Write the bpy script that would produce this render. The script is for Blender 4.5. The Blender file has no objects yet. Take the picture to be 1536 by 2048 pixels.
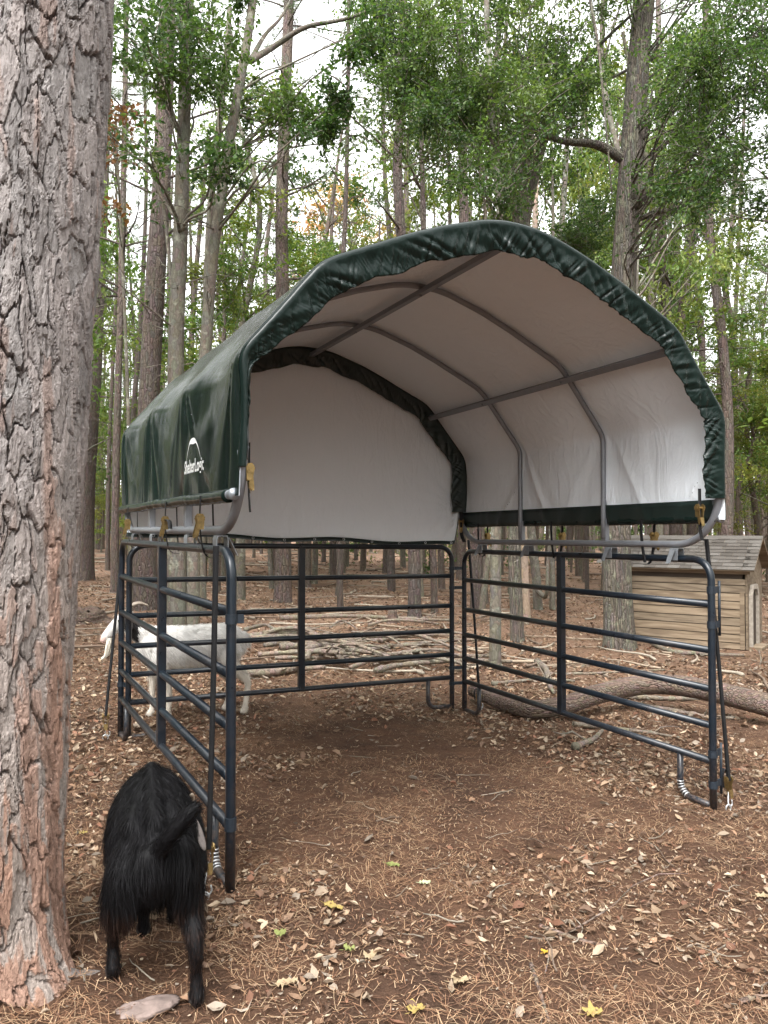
import bpy, math, random
import numpy as np
from mathutils import Vector, Matrix

random.seed(7); np.random.seed(7)
RNG = np.random.default_rng(11)
SC = bpy.context.scene
COL = SC.collection

# ------------------------------------------------------------------ camera, sky, sun, exposure
F = 1530.0                       # focal length in pixels of the 1536 x 2048 photograph
PITCH = math.radians(1.35)
CAMZ = 1.70
cam = bpy.data.cameras.new('camera'); cam_o = bpy.data.objects.new('camera', cam); COL.objects.link(cam_o)
cam.sensor_fit = 'VERTICAL'; cam.sensor_height = 36.0; cam.lens = F / 2048 * 36.0
cam.clip_start = 0.05; cam.clip_end = 2000
cam_o.location = (0, 0, CAMZ); cam_o.rotation_euler = (math.pi / 2 + PITCH, 0, 0)
SC.camera = cam_o

SUN_EL, SUN_AZ = math.radians(58), math.radians(200)     # high, from behind the camera's left, through cloud
world = bpy.data.worlds.new('World'); SC.world = world; world.use_nodes = True
wn = world.node_tree; wn.nodes.clear()
w_out = wn.nodes.new('ShaderNodeOutputWorld'); w_bg = wn.nodes.new('ShaderNodeBackground')
w_sky = wn.nodes.new('ShaderNodeTexSky'); w_sky.sky_type = 'NISHITA'; w_sky.sun_disc = False
w_sky.sun_elevation = SUN_EL; w_sky.sun_rotation = SUN_AZ; w_sky.dust_density = 4.0; w_sky.air_density = 1.0
w_bw = wn.nodes.new('ShaderNodeRGBToBW'); w_mix = wn.nodes.new('ShaderNodeMix'); w_mix.data_type = 'RGBA'
w_mix.inputs[0].default_value = 0.93                      # overcast: nearly colourless sky
wn.links.new(w_sky.outputs[0], w_bw.inputs[0])
w_cl = wn.nodes.new('ShaderNodeMath'); w_cl.operation = 'MULTIPLY_ADD'          # bright even cloud cover over the clear-sky light
w_cl.inputs[1].default_value = 1.6; w_cl.inputs[2].default_value = 4.5
wn.links.new(w_bw.outputs[0], w_cl.inputs[0])
wn.links.new(w_sky.outputs[0], w_mix.inputs[6]); wn.links.new(w_cl.outputs[0], w_mix.inputs[7])
wn.links.new(w_mix.outputs[2], w_bg.inputs[0]); w_bg.inputs[1].default_value = 0.15
wn.links.new(w_bg.outputs[0], w_out.inputs[0])
sun = bpy.data.lights.new('sun', 'SUN'); sun.energy = 0.9; sun.angle = math.radians(25); sun.color = (1.0, 0.975, 0.94)
sun_o = bpy.data.objects.new('sun', sun); COL.objects.link(sun_o)
sd = Vector((math.sin(SUN_AZ) * math.cos(SUN_EL), math.cos(SUN_AZ) * math.cos(SUN_EL), math.sin(SUN_EL)))
sun_o.rotation_euler = sd.to_track_quat('Z', 'Y').to_euler(); sun_o.location = (0, -5, 30)
vs = SC.view_settings; vs.view_transform = 'Standard'; vs.look = 'None'; vs.gamma = 1.0; vs.exposure = 1.5
vs.use_curve_mapping = False
SC.render.engine = 'CYCLES'
SC.cycles.max_bounces = 8; SC.cycles.diffuse_bounces = 4; SC.cycles.glossy_bounces = 3; SC.cycles.transmission_bounces = 4
SC.cycles.use_denoising = True; SC.cycles.adaptive_threshold = .02

# ------------------------------------------------------------------ helpers: camera geometry and ground
_cp, _sp = math.cos(PITCH), math.sin(PITCH)
def P(px, py, d):
    """world point at depth d (metres along +Y) on the line of sight of a photograph pixel"""
    u = (px - 768) / F; v = -(py - 1024) / F
    dy = _cp - v * _sp; dz = _sp + v * _cp
    return np.array([u / dy * d, d, CAMZ + dz / dy * d])

H = 1.60                                                   # panel height
NL = P(460, 1790, 3.55); BL = P(241, 1473, 6.24); BKL = P(256, 1482, 6.21)
BKR = P(904, 1418, 7.50); BR = P(929, 1425, 7.53); NR = P(1427, 1622, 4.85)
_A = np.array([[1, p[0], p[1]] for p in (NL, BL, BKR, BR, NR)]); _z = np.array([p[2] for p in (NL, BL, BKR, BR, NR)])
GC = np.linalg.lstsq(_A, _z, rcond=None)[0]

def hash2(ix, iy, s=0):
    h = (ix.astype(np.int64) * 374761393 + iy.astype(np.int64) * 668265263 + s * 974711) & 0xffffffff
    h = ((h ^ (h >> 13)) * 1274126177) & 0xffffffff
    h = h ^ (h >> 16)
    return (h & 0xffff) / 65535.0
def vnoise(x, y, s=0):
    x = np.asarray(x, float); y = np.asarray(y, float)
    ix = np.floor(x); iy = np.floor(y); fx = x - ix; fy = y - iy
    fx = fx * fx * (3 - 2 * fx); fy = fy * fy * (3 - 2 * fy)
    a = hash2(ix, iy, s); b = hash2(ix + 1, iy, s); c = hash2(ix, iy + 1, s); d = hash2(ix + 1, iy + 1, s)
    return (a + (b - a) * fx) * (1 - fy) + (c + (d - c) * fx) * fy
def fbm(x, y, s=0, o=4):
    t = 0; a = .5; n = 0
    for k in range(o):
        t = t + a * vnoise(x * 2 ** k, y * 2 ** k, s + k * 17); n += a; a *= .5
    return t / n
def sstep(a, b, x):
    t = np.clip((x - a) / (b - a), 0, 1); return t * t * (3 - 2 * t)

def G(x, y):
    """ground height"""
    x = np.asarray(x, float); y = np.asarray(y, float)
    far = sstep(9, 16, y)
    xs = np.tanh(x / 6) * 6; ys = np.clip(y, 0, 9)
    z = GC[0] + GC[1] * xs + GC[2] * ys
    z = z + far * (fbm(x * .18, y * .18, 5, 3) - .5) * .35
    near_post = 1 - far
    z = z + (fbm(x * .9, y * .9, 9, 3) - .5) * .07
    # mound round the foot of the big pine
    r = np.hypot(x + 1.52, y - 2.75); z = z + .10 * np.exp(-(r / .55) ** 2)
    det = np.exp(-np.maximum(0, y - 4) / 9) * np.exp(-np.maximum(0, np.abs(x) - 3) / 9)
    return z + ((fbm(x * 7, y * 7, 21, 4) - .5) * .05 + (fbm(x * 26, y * 26, 31, 2) - .5) * .016) * det
def gz(x, y): return float(G(x, y))
def ground_at(px, py):
    d = 5.0
    lo, hi = 1.0, 120.0
    for _ in range(60):
        d = (lo + hi) / 2; p = P(px, py, d)
        if p[2] > gz(p[0], p[1]): lo = d
        else: hi = d
    return P(px, py, d)

# ------------------------------------------------------------------ helpers: meshes and objects
class MB:
    def __init__(s): s.v = []; s.f = []; s.m = []; s.n = 0
    def add(s, v, f, mi=0):
        """f: an (n, k) array of faces or a list of tuples"""
        v = np.asarray(v, float).reshape(-1, 3); s.v.append(v)
        if isinstance(f, np.ndarray): s.f.append(f + s.n)
        else:
            for k in sorted(set(len(q) for q in f)): s.f.append(np.array([q for q in f if len(q) == k]) + s.n)
        s.n += len(v); return s
    def face(s, q): s.f.append(np.array([q]))
    def grid(s, pts, cu=False, mi=0, flip=False):
        """pts: (nu, nv, 3)"""
        nu, nv = pts.shape[:2]; i = np.arange(nu if cu else nu - 1)[:, None]; j = np.arange(nv - 1)[None]; i2 = (i + 1) % nu
        f = np.stack([i * nv + j, i2 * nv + j, i2 * nv + j + 1, i * nv + j + 1], -1).reshape(-1, 4)
        return s.add(pts.reshape(-1, 3), f[:, ::-1] if flip else f, mi)
    def box(s, c, ax, ay, az, mi=0):
        c, ax, ay, az = [np.asarray(q, float) for q in (c, ax, ay, az)]
        v = [c + i * ax + j * ay + k * az for k in (-1, 1) for j in (-1, 1) for i in (-1, 1)]
        return s.add(v, [(0, 2, 3, 1), (4, 5, 7, 6), (0, 1, 5, 4), (2, 6, 7, 3), (0, 4, 6, 2), (1, 3, 7, 5)], mi)
    def tube(s, pts, r, n=12, cap=True, mi=0, sq=None):
        pts = np.asarray(pts, float); m = len(pts); r = np.broadcast_to(np.asarray(r, float), (m,))
        t = np.gradient(pts, axis=0); t /= np.linalg.norm(t, axis=1)[:, None] + 1e-12
        a = np.array([0, 0, 1.]) if abs(t[0][2]) < .9 else np.array([1., 0, 0])
        u = np.cross(t[0], a); u /= np.linalg.norm(u); rings = []
        for i in range(m):
            u = u - t[i] * np.dot(u, t[i]); u /= np.linalg.norm(u) + 1e-12; w = np.cross(t[i], u)
            ang = np.arange(n) * 2 * math.pi / n
            rings.append(pts[i] + r[i] * (np.cos(ang)[:, None] * u + np.sin(ang)[:, None] * w))
        g = np.stack(rings, 1); s.grid(g, cu=True); 
        if cap:
            k = s.n - n * m
            s.face([k + a * m for a in range(n)][::-1]); s.face([k + a * m + m - 1 for a in range(n)])
        return s
    def prism(s, poly, o, ex, ey, th, mi=0):
        """closed 2-D outline poly extruded by the vector th, laid at o along ex, ey"""
        poly = np.asarray(poly, float); o, ex, ey, th = [np.asarray(q, float) for q in (o, ex, ey, th)]
        a = o + poly[:, :1] * ex + poly[:, 1:] * ey; n = len(poly)
        f = [tuple(range(n))[::-1], tuple(range(n, 2 * n))] + [(i, (i + 1) % n, n + (i + 1) % n, n + i) for i in range(n)]
        return s.add(np.concatenate([a, a + th]), f, mi)
    def mesh(s, name, off=(0, 0, 0), smooth=True, tint=None):
        me = bpy.data.meshes.new(name); v = (np.concatenate(s.v) - np.asarray(off, float)).astype(np.float32)
        me.vertices.add(len(v)); me.vertices.foreach_set('co', v.ravel())
        tot = np.concatenate([np.full(len(f), f.shape[1], np.int32) for f in s.f]); lp = np.concatenate([f.ravel() for f in s.f]).astype(np.int32)
        me.loops.add(len(lp)); me.loops.foreach_set('vertex_index', lp)
        me.polygons.add(len(tot)); me.polygons.foreach_set('loop_start', np.concatenate([[0], np.cumsum(tot)[:-1]]).astype(np.int32)); me.polygons.foreach_set('loop_total', tot)
        me.polygons.foreach_set('use_smooth', np.full(len(tot), bool(smooth)))
        me.update(calc_edges=True)
        if tint is not None: set_tint(me, tint)
        return me
def set_tint(me, t):
    a = me.color_attributes.new('tint', 'FLOAT_COLOR', 'POINT')
    c = np.ones((len(me.vertices), 4), np.float32); c[:, :3] = t
    a.data.foreach_set('color', c.ravel())
def np_mesh(name, v, faces, tint=None, smooth=False):
    """fast mesh from arrays; faces (n, k)"""
    me = bpy.data.meshes.new(name); v = np.asarray(v, np.float32); faces = np.asarray(faces, np.int32)
    n, k = faces.shape
    me.vertices.add(len(v)); me.vertices.foreach_set('co', v.ravel())
    me.loops.add(n * k); me.loops.foreach_set('vertex_index', faces.ravel())
    me.polygons.add(n); me.polygons.foreach_set('loop_start', np.arange(n, dtype=np.int32) * k)
    me.polygons.foreach_set('loop_total', np.full(n, k, np.int32))
    me.polygons.foreach_set('use_smooth', np.full(n, bool(smooth)))
    me.update(calc_edges=True)
    if tint is not None: set_tint(me, tint)
    return me
def wloc(o):
    p = np.zeros(3)
    while o is not None: p = p + np.array(o.location); o = o.parent
    return p
def tag(o, label=None, cat=None, group=None, kind=None):
    if label: o['label'] = label
    if cat: o['category'] = cat
    if group: o['group'] = group
    if kind: o['kind'] = kind
    return o
def thing(name, loc, label, cat, group=None, rz=0):
    o = bpy.data.objects.new(name, None); o.empty_display_size = .1; COL.objects.link(o)
    o.location = [float(q) for q in loc]; o.rotation_euler = (0, 0, rz)
    return tag(o, label, cat, group)
def put(name, me, mat, parent=None):
    o = bpy.data.objects.new(name, me); COL.objects.link(o)
    for m in (mat if isinstance(mat, (list, tuple)) else [mat]):
        if m is not None and len(me.materials) < (len(mat) if isinstance(mat, (list, tuple)) else 1): me.materials.append(m)
    if parent is not None: o.parent = parent
    return o
def part(name, mb, mat, parent, smooth=True, tint=None):
    """a part whose shape is given in world coordinates"""
    return put(name, mb.mesh(name, wloc(parent), smooth, tint), mat, parent)
def solo(name, mb, mat, label, cat, group=None, smooth=True, tint=None, loc=None):
    v = np.concatenate(mb.v); off = np.array([v[:, 0].mean(), v[:, 1].mean(), v[:, 2].min()]) if loc is None else np.asarray(loc)
    o = put(name, mb.mesh(name, off, smooth, tint), mat); o.location = off.tolist()
    return tag(o, label, cat, group)
def autosmooth(o, ang=35):
    m = o.modifiers.new('sm', 'EDGE_SPLIT'); m.split_angle = math.radians(ang)
def spline(pts, n):
    """Catmull-Rom through pts, n samples"""
    p = np.asarray(pts, float); m = len(p)
    q = np.vstack([2 * p[0] - p[1], p, 2 * p[-1] - p[-2]])
    t = np.linspace(0, m - 1 - 1e-9, n); i = t.astype(int); f = (t - i)[:, None]
    a, b, c, d = q[i], q[i + 1], q[i + 2], q[i + 3]
    return .5 * (2 * b + (c - a) * f + (2 * a - 5 * b + 4 * c - d) * f ** 2 + (3 * b - a - 3 * c + d) * f ** 3)
def unit(v): v = np.asarray(v, float); return v / (np.linalg.norm(v) + 1e-12)
ZUP = np.array([0, 0, 1.])

# ------------------------------------------------------------------ materials
class NT:
    def __init__(s, name):
        s.mat = bpy.data.materials.new(name); s.mat.use_nodes = True; s.t = s.mat.node_tree
        s.b = s.t.nodes['Principled BSDF']; s.out = s.t.nodes['Material Output']; s._co = None
    def n(s, k, **kw):
        q = s.t.nodes.new(k)
        for a, b in kw.items(): setattr(q, a, b)
        return q
    def l(s, a, b): s.t.links.new(a, b)
    def co(s, scale=(1, 1, 1)):
        tc = s.n('ShaderNodeTexCoord'); mp = s.n('ShaderNodeMapping'); mp.inputs['Scale'].default_value = scale
        s.l(tc.outputs['Object'], mp.inputs[0]); return mp.outputs[0]
    def noise(s, scale, detail=4, rough=.55, co=None, dist=0):
        q = s.n('ShaderNodeTexNoise'); q.inputs['Scale'].default_value = scale; q.inputs['Detail'].default_value = detail
        q.inputs['Roughness'].default_value = rough; q.inputs['Distortion'].default_value = dist
        s.l(co if co is not None else s.co(), q.inputs['Vector']); return q.outputs['Fac']
    def voro(s, scale, co=None, feature='DISTANCE_TO_EDGE', out='Distance', rnd=1):
        q = s.n('ShaderNodeTexVoronoi'); q.feature = feature; q.inputs['Scale'].default_value = scale
        q.inputs['Randomness'].default_value = rnd
        s.l(co if co is not None else s.co(), q.inputs['Vector']); return q.outputs[out]
    def ramp(s, fac, stops):
        q = s.n('ShaderNodeValToRGB'); e = q.color_ramp.elements
        while len(e) < len(stops): e.new(.5)
        for k, (p, c) in zip(e, stops): k.position = p; k.color = (*c, 1) if len(c) == 3 else c
        s.l(fac, q.inputs[0]); return q.outputs[0]
    def fr(s, fac, a, b, lo=0., hi=1.):
        q = s.n('ShaderNodeMapRange'); q.inputs[1].default_value = a; q.inputs[2].default_value = b
        q.inputs[3].default_value = lo; q.inputs[4].default_value = hi; s.l(fac, q.inputs[0]); return q.outputs[0]
    def mix(s, fac, a, b, mode='MIX'):
        q = s.n('ShaderNodeMix'); q.data_type = 'RGBA'; q.blend_type = mode
        for i, x in ((0, fac), (6, a), (7, b)):
            if isinstance(x, (int, float)): q.inputs[i].default_value = x
            elif isinstance(x, tuple): q.inputs[i].default_value = (*x, 1)
            else: s.l(x, q.inputs[i])
        return q.outputs[2]
    def math(s, op, a, b=0.):
        q = s.n('ShaderNodeMath'); q.operation = op
        for i, x in ((0, a), (1, b)):
            if isinstance(x, (int, float)): q.inputs[i].default_value = x
            else: s.l(x, q.inputs[i])
        return q.outputs[0]
    def attr(s, name='tint'):
        q = s.n('ShaderNodeAttribute'); q.attribute_name = name; return q.outputs['Color']
    def objrand(s):
        return s.n('ShaderNodeObjectInfo').outputs['Random']
    def bump(s, h, strength=.5, dist=.02):
        q = s.n('ShaderNodeBump'); q.inputs['Strength'].default_value = strength; q.inputs['Distance'].default_value = dist
        s.l(h, q.inputs['Height']); s.l(q.outputs[0], s.b.inputs['Normal']); return q
    def base(s, c):
        if isinstance(c, tuple): s.b.inputs['Base Color'].default_value = (*c, 1)
        else: s.l(c, s.b.inputs['Base Color'])
    def set(s, rough=None, spec=None, metal=None, sheen=None, coat=None):
        if rough is not None:
            if isinstance(rough, (int, float)): s.b.inputs['Roughness'].default_value = rough
            else: s.l(rough, s.b.inputs['Roughness'])
        if spec is not None: s.b.inputs['Specular IOR Level'].default_value = spec
        if metal is not None: s.b.inputs['Metallic'].default_value = metal
        if sheen is not None: s.b.inputs['Sheen Weight'].default_value = sheen
        if coat is not None: s.b.inputs['Coat Weight'].default_value = coat
        return s
    def translucent(s, col, fac):
        tr = s.n('ShaderNodeBsdfTranslucent'); mx = s.n('ShaderNodeMixShader'); mx.inputs[0].default_value = fac
        if isinstance(col, tuple): tr.inputs[0].default_value = (*col, 1)
        else: s.l(col, tr.inputs[0])
        s.l(s.b.outputs[0], mx.inputs[1]); s.l(tr.outputs[0], mx.inputs[2]); s.l(mx.outputs[0], s.out.inputs[0])

def m_ground():
    t = NT('forest_soil'); co = t.co()
    big = t.noise(.55, 4, .6, co); mid = t.noise(3.2, 6, .65, co, .6); fine = t.noise(38, 8, .75, co, .8); grit = t.noise(170, 4, .7, co)
    straw = t.noise(24, 5, .7, t.co((1.0, 4.0, 1)), 2.5)
    soil = t.ramp(fine, [(.22, (.026, .0140, .0090)), (.5, (.084, .046, .0290)), (.72, (.152, .090, .058)), (.95, (.25, .165, .112))])
    red = t.ramp(straw, [(.25, (.050, .025, .0155)), (.5, (.128, .069, .0415)), (.75, (.225, .134, .084))])
    c = t.mix(t.fr(mid, .38, .62), soil, red)
    # outside the trodden yard the needle carpet is unbroken and paler
    sx = t.n('ShaderNodeSeparateXYZ'); tc = t.n('ShaderNodeTexCoord'); t.l(tc.outputs['Object'], sx.inputs[0])
    yy = t.math('ADD', sx.outputs[1], t.math('MULTIPLY', big, 4.0))
    carpet = t.ramp(straw, [(.2, (.095, .055, .038)), (.5, (.25, .158, .108)), (.8, (.40, .285, .205))])
    c = t.mix(t.math('MULTIPLY', t.fr(yy, 9.0, 15.0), .9), c, carpet)
    c = t.mix(t.math('MULTIPLY', t.fr(big, .48, .66), .72), c, t.mix(fine, (.030, .017, .012), (.085, .050, .035)), 'MIX')
    c = t.mix(t.math('MULTIPLY', t.fr(grit, .62, .74), .5), c, (.42, .31, .22))
    t.base(c); t.set(rough=.95, spec=.15)
    h = t.math('ADD', t.math('MULTIPLY', fine, 1.0), t.math('MULTIPLY', grit, .35))
    t.bump(t.math('ADD', h, t.math('MULTIPLY', straw, .7)), .9, .025)
    return t.mat
def m_tint(name, rough=.8, spec=.2, trans=0., var=.0):
    t = NT(name); c = t.attr()
    t.base(c); t.set(rough=rough, spec=spec)
    if trans: t.translucent(c, trans)
    return t.mat
def m_leaf(name, trans=.4, rough=.5):
    t = NT(name); c = t.attr(); r = t.objrand()
    c = t.mix(.35, c, t.mix(r, (.55, .75, .35), (1.25, 1.1, .8)), 'MULTIPLY')
    t.base(c); t.set(rough=rough, spec=.35)
    t.translucent(t.mix(.5, c, t.mix(1.0, c, (1.3, 1.5, .5), 'MULTIPLY')), trans); return t.mat
def m_bark(name, dark, mid, lite, plate=(9, 9, 2.6), lichen=None, depth=.02, crk=.45, wob_=1.6):
    t = NT(name); co = t.co(plate); tc = t.co()
    wob = t.noise(6, 4, .6, tc)
    q = t.n('ShaderNodeVectorMath'); q.operation = 'ADD'; sc = t.n('ShaderNodeVectorMath'); sc.operation = 'SCALE'
    nz = t.n('ShaderNodeTexNoise'); nz.inputs['Scale'].default_value = 7; nz.inputs['Detail'].default_value = 5; t.l(tc, nz.inputs['Vector'])
    t.l(nz.outputs['Color'], sc.inputs[0]); sc.inputs['Scale'].default_value = wob_; t.l(co, q.inputs[0]); t.l(sc.outputs[0], q.inputs[1])
    e = t.voro(1.0, q.outputs[0]); crack = t.fr(t.math('ADD', e, t.math('MULTIPLY', t.noise(30, 4, .7, t.co((1, 1, .3))), .10)), .03, .24)
    cell = t.voro(1.0, q.outputs[0], 'F1', 'Color')
    fine = t.noise(40, 6, .7, t.co((1, 1, .35)))
    c = t.ramp(fine, [(.25, dark), (.55, mid), (.85, lite)])
    c = t.mix(.25, c, t.mix(1.0, c, t.mix(.6, (1, 1, 1), cell), 'MULTIPLY'))
    c = t.mix(t.fr(crack, .5, 0, 0, crk), c, tuple(x * .6 for x in dark))
    if lichen: c = t.mix(t.math('MULTIPLY', t.fr(t.noise(4.5, 5, .7, tc), .55, .66), .75), c, lichen)
    r = t.objrand(); c = t.mix(.5, c, t.mix(r, (.72, .70, .70), (1.2, 1.12, 1.05)), 'MULTIPLY')
    t.base(c); t.set(rough=.92, spec=.2)
    t.bump(t.math('ADD', crack, t.math('MULTIPLY', fine, .5)), 1.0, depth); return t.mat
def m_bigbark():
    t = NT('big_pine_bark'); fine = t.noise(70, 8, .75, t.co((1, 1, .5)), .5); mid = t.noise(16, 5, .65, t.co((1, 1, .4)))
    c = t.mix(1.0, t.attr(), t.ramp(fine, [(.22, (.48, .46, .46)), (.5, (1, .98, .96)), (.82, (1.5, 1.5, 1.5))]), 'MULTIPLY')
    c = t.mix(.6, c, t.mix(1.0, c, t.ramp(mid, [(.3, (.7, .66, .66)), (.7, (1.25, 1.2, 1.2))]), 'MULTIPLY'))
    t.base(c); t.set(rough=.9, spec=.25); t.bump(t.math('ADD', fine, t.math('MULTIPLY', mid, .6)), .95, .014); return t.mat
def m_plain(name, c, rough=.5, spec=.5, metal=0., nscale=30, nstr=.1, bump=0., coat=0.):
    t = NT(name); n = t.noise(nscale, 5, .6)
    t.base(t.mix(t.fr(n, .3, .7), tuple(x * (1 - nstr) for x in c), tuple(min(1, x * (1 + nstr)) for x in c)))
    t.set(rough=t.fr(n, .3, .7, rough * .85, min(1, rough * 1.15)), spec=spec, metal=metal, coat=coat)
    if bump: t.bump(n, bump, .004)
    return t.mat
def m_tarp():
    t = NT('green_tarpaulin'); n = t.noise(7, 5, .6); w = t.noise(60, 3, .6, t.co((1, 1, 1)))
    t.base(t.mix(n, (.0052, .0108, .0092), (.0080, .0158, .0135))); t.set(rough=t.fr(n, .3, .7, .17, .25), spec=.17)
    t.bump(t.math('ADD', t.noise(8, 3, .5, t.co((1, 1, .45)), .8), t.math('MULTIPLY', w, .06)), .10, .03); return t.mat
def m_liner():
    t = NT('white_liner'); n = t.noise(3, 5, .6); w0 = t.noise(1.0, 4, .55, t.co((7, 7, 2.2)), 1.2); w = t.math('ADD', t.math('ABSOLUTE', t.math('SUBTRACT', w0, .5)), t.math('MULTIPLY', t.noise(14, 4, .6), .12))
    t.base(t.mix(n, (.74, .79, .835), (.79, .835, .875))); t.set(rough=.55, spec=.3)
    t.bump(w, .42, .05); t.translucent((.5, .52, .48), .08); return t.mat
def m_wood():
    t = NT('weathered_board'); r = t.objrand(); tc = t.n('ShaderNodeTexCoord'); vr = t.n('ShaderNodeVectorRotate'); vr.rotation_type = 'Z_AXIS'; vr.inputs['Angle'].default_value = -math.atan2(.60, -.80)
    mp = t.n('ShaderNodeMapping'); mp.inputs['Scale'].default_value = (1.0, 5, 9); t.l(tc.outputs['Object'], vr.inputs[0]); t.l(vr.outputs[0], mp.inputs[0]); co = mp.outputs[0]
    q = t.n('ShaderNodeVectorMath'); q.operation = 'ADD'; cx = t.n('ShaderNodeCombineXYZ'); t.l(t.math('MULTIPLY', r, 40), cx.inputs[0]); t.l(t.math('MULTIPLY', r, 17), cx.inputs[2])
    t.l(co, q.inputs[0]); t.l(cx.outputs[0], q.inputs[1])
    n1 = t.noise(.55, 3, .5, q.outputs[0], .6); rings = t.math('SINE', t.math('MULTIPLY', n1, 34.0)); fine = t.noise(3.5, 5, .6, q.outputs[0])
    c = t.ramp(t.math('ADD', t.math('MULTIPLY', rings, .22), t.math('MULTIPLY', fine, .8)), [(.05, (.150, .112, .078)), (.45, (.235, .180, .125)), (.85, (.315, .248, .178))])
    c = t.mix(t.fr(t.noise(2.2, 4, .6), .52, .75, 0, .55), c, (.17, .13, .10))
    c = t.mix(.8, c, t.mix(r, (.62, .63, .64), (1.0, .98, .95)), 'MULTIPLY')
    t.base(c); t.set(rough=.85, spec=.2); t.bump(fine, .4, .006); return t.mat
def m_shingle():
    t = NT('asphalt_shingle'); r = t.objrand(); g = t.noise(220, 3, .7)
    c = t.ramp(r, [(0, (.078, .068, .059)), (.5, (.104, .092, .081)), (1, (.142, .130, .117))])
    c = t.mix(1.0, c, t.ramp(g, [(.3, (.6, .6, .6)), (.7, (1.35, 1.35, 1.35))]), 'MULTIPLY'); t.base(c); t.set(rough=.95, spec=.2); t.bump(g, .5, .003); return t.mat

def m_coat():
    t = NT('navy_powder_coat'); n = t.noise(14, 5, .6); d = t.noise(45, 6, .7); sx = t.n('ShaderNodeSeparateXYZ'); tc = t.n('ShaderNodeTexCoord'); t.l(tc.outputs['Object'], sx.inputs[0])
    mud = t.math('MULTIPLY', t.fr(sx.outputs[2], .38, .03), t.fr(d, .42, .62)); dust = t.math('MULTIPLY', t.fr(t.noise(5, 5, .65), .5, .72), .10)
    c = t.mix(t.fr(n, .3, .7), (.005, .0090, .0145), (.008, .0135, .0205)); c = t.mix(t.math('ADD', t.math('MULTIPLY', mud, .42), dust), c, (.17, .105, .07))
    t.base(c); t.set(rough=t.fr(t.math('ADD', t.math('MULTIPLY', mud, .6), t.math('MULTIPLY', n, .25)), 0, 1, .22, .85), spec=.42); return t.mat
MG = m_ground(); MLIT = m_tint('dead_leaf', .75, .25, .12); MNEED = m_tint('dead_needle', .7, .3)
MLEAF = m_leaf('broad_leaf', .42); MPINE = m_leaf('pine_needle', .3, .55)
MB_PINE = m_bark('pine_bark', (.068, .053, .046), (.150, .122, .108), (.255, .220, .20), (17, 17, 4.5), None, .02)
MB_GREY = m_bark('grey_bark', (.085, .078, .063), (.165, .150, .122), (.26, .242, .205), (14, 14, 7), (.30, .31, .25), .005)
MB_OAK = m_bark('ridged_bark', (.075, .068, .057), (.175, .157, .132), (.29, .265, .235), (30, 30, 3.0), (.27, .28, .20), .022)
MB_FAR = m_bark('distant_bark', (.085, .068, .055), (.165, .135, .11), (.26, .225, .19), (14, 14, 4), None, .01)
MB_BIG = m_bigbark()
M_STICK = m_bark('dead_wood', (.105, .085, .067), (.215, .180, .145), (.345, .305, .258), (14, 14, 14), None, .006)
M_TWIG = m_tint('twig_wood', .85, .2)
M_NAVY = m_coat()
M_NAVYSEAL = m_plain('navy_joint', (.012, .018, .026), .5, .4)
M_GREY = m_plain('grey_steel_tube', (.195, .205, .225), .38, .5, .25, 20, .08)
M_DKGREY = m_plain('shaded_grey_tube', (.12, .12, .125), .4, .5, .25, 20, .08)  # darker copy of the grey tube, shade put into its colour
M_ZINC = m_plain('zinc_bracket', (.24, .26, .28), .42, .5, .5, 40, .15, .1)
M_GOLD = m_plain('gold_zinc', (.26, .180, .075), .36, .5, .85, 60, .3, .15)
M_STRAP = m_plain('black_webbing', (.012, .012, .013), .8, .25, 0, 220, .25, .3)
M_WIRE = m_plain('galvanised_wire', (.55, .56, .57), .35, .5, .7)
M_TARP = m_tarp(); M_LINER = m_liner(); M_WHITE = m_plain('white_print', (.80, .81, .80), .5, .4)
M_HEMDARK = m_plain('dark_green_hem', (.008, .016, .014), .38, .45, 0, 9, .2, .25)
M_WOOD = m_wood(); M_SHING = m_shingle(); M_TRIM = m_plain('bleached_trim', (.34, .30, .255), .8, .2, 0, 20, .25, .2)
M_DARKIN = m_plain('dark_inside', (.06, .045, .035), .9, .2)  # dark colour for the doorway's shade and the core behind the boards
M_FURB = m_tint('black_goat_hair', .5, .10); M_FURW = m_tint('white_goat_hair', .8, .2)
M_HORN = m_plain('horn', (.22, .18, .14), .5, .4, 0, 30, .3); M_HOOF = m_plain('hoof', (.03, .026, .024), .5, .4)
M_EYE = m_plain('eye', (.02, .015, .01), .12, .6); M_EAR = m_plain('ear_skin', (.19, .165, .155), .8, .2, 0, 60, .2)
M_NOSE = m_plain('muzzle_skin', (.55, .37, .33), .6, .3, 0, 40, .1)
M_ROCK = m_plain('stone', (.17, .130, .115), .9, .2, 0, 18, .35, .6)

# ------------------------------------------------------------------ ground
def axis_coords(lo, fine_lo, fine_hi, hi, step, growth):
    a = list(np.arange(fine_lo, fine_hi, step)); s = step; x = a[-1]
    while x < hi: s *= growth; x += s; a.append(x)
    s = step; x = a[0]; b = []
    while x > lo: s *= growth; x -= s; b.append(x)
    return np.array(b[::-1] + a)
gx = axis_coords(-260, -2.6, 3.4, 260, .03, 1.07); gy = axis_coords(-60, 2.2, 7.6, 330, .03, 1.045)
GX, GY = np.meshgrid(gx, gy, indexing='ij')
GZ = G(GX, GY)
nx, ny = GX.shape; idx = np.arange(nx * ny).reshape(nx, ny)
gf = np.stack([idx[:-1, :-1], idx[1:, :-1], idx[1:, 1:], idx[:-1, 1:]], -1).reshape(-1, 4)
ground = put('ground', np_mesh('ground', np.stack([GX, GY, GZ], -1).reshape(-1, 3), gf, None, True), MG)
tag(ground, 'reddish brown forest soil under pine straw and dead leaves', kind='structure')

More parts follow.
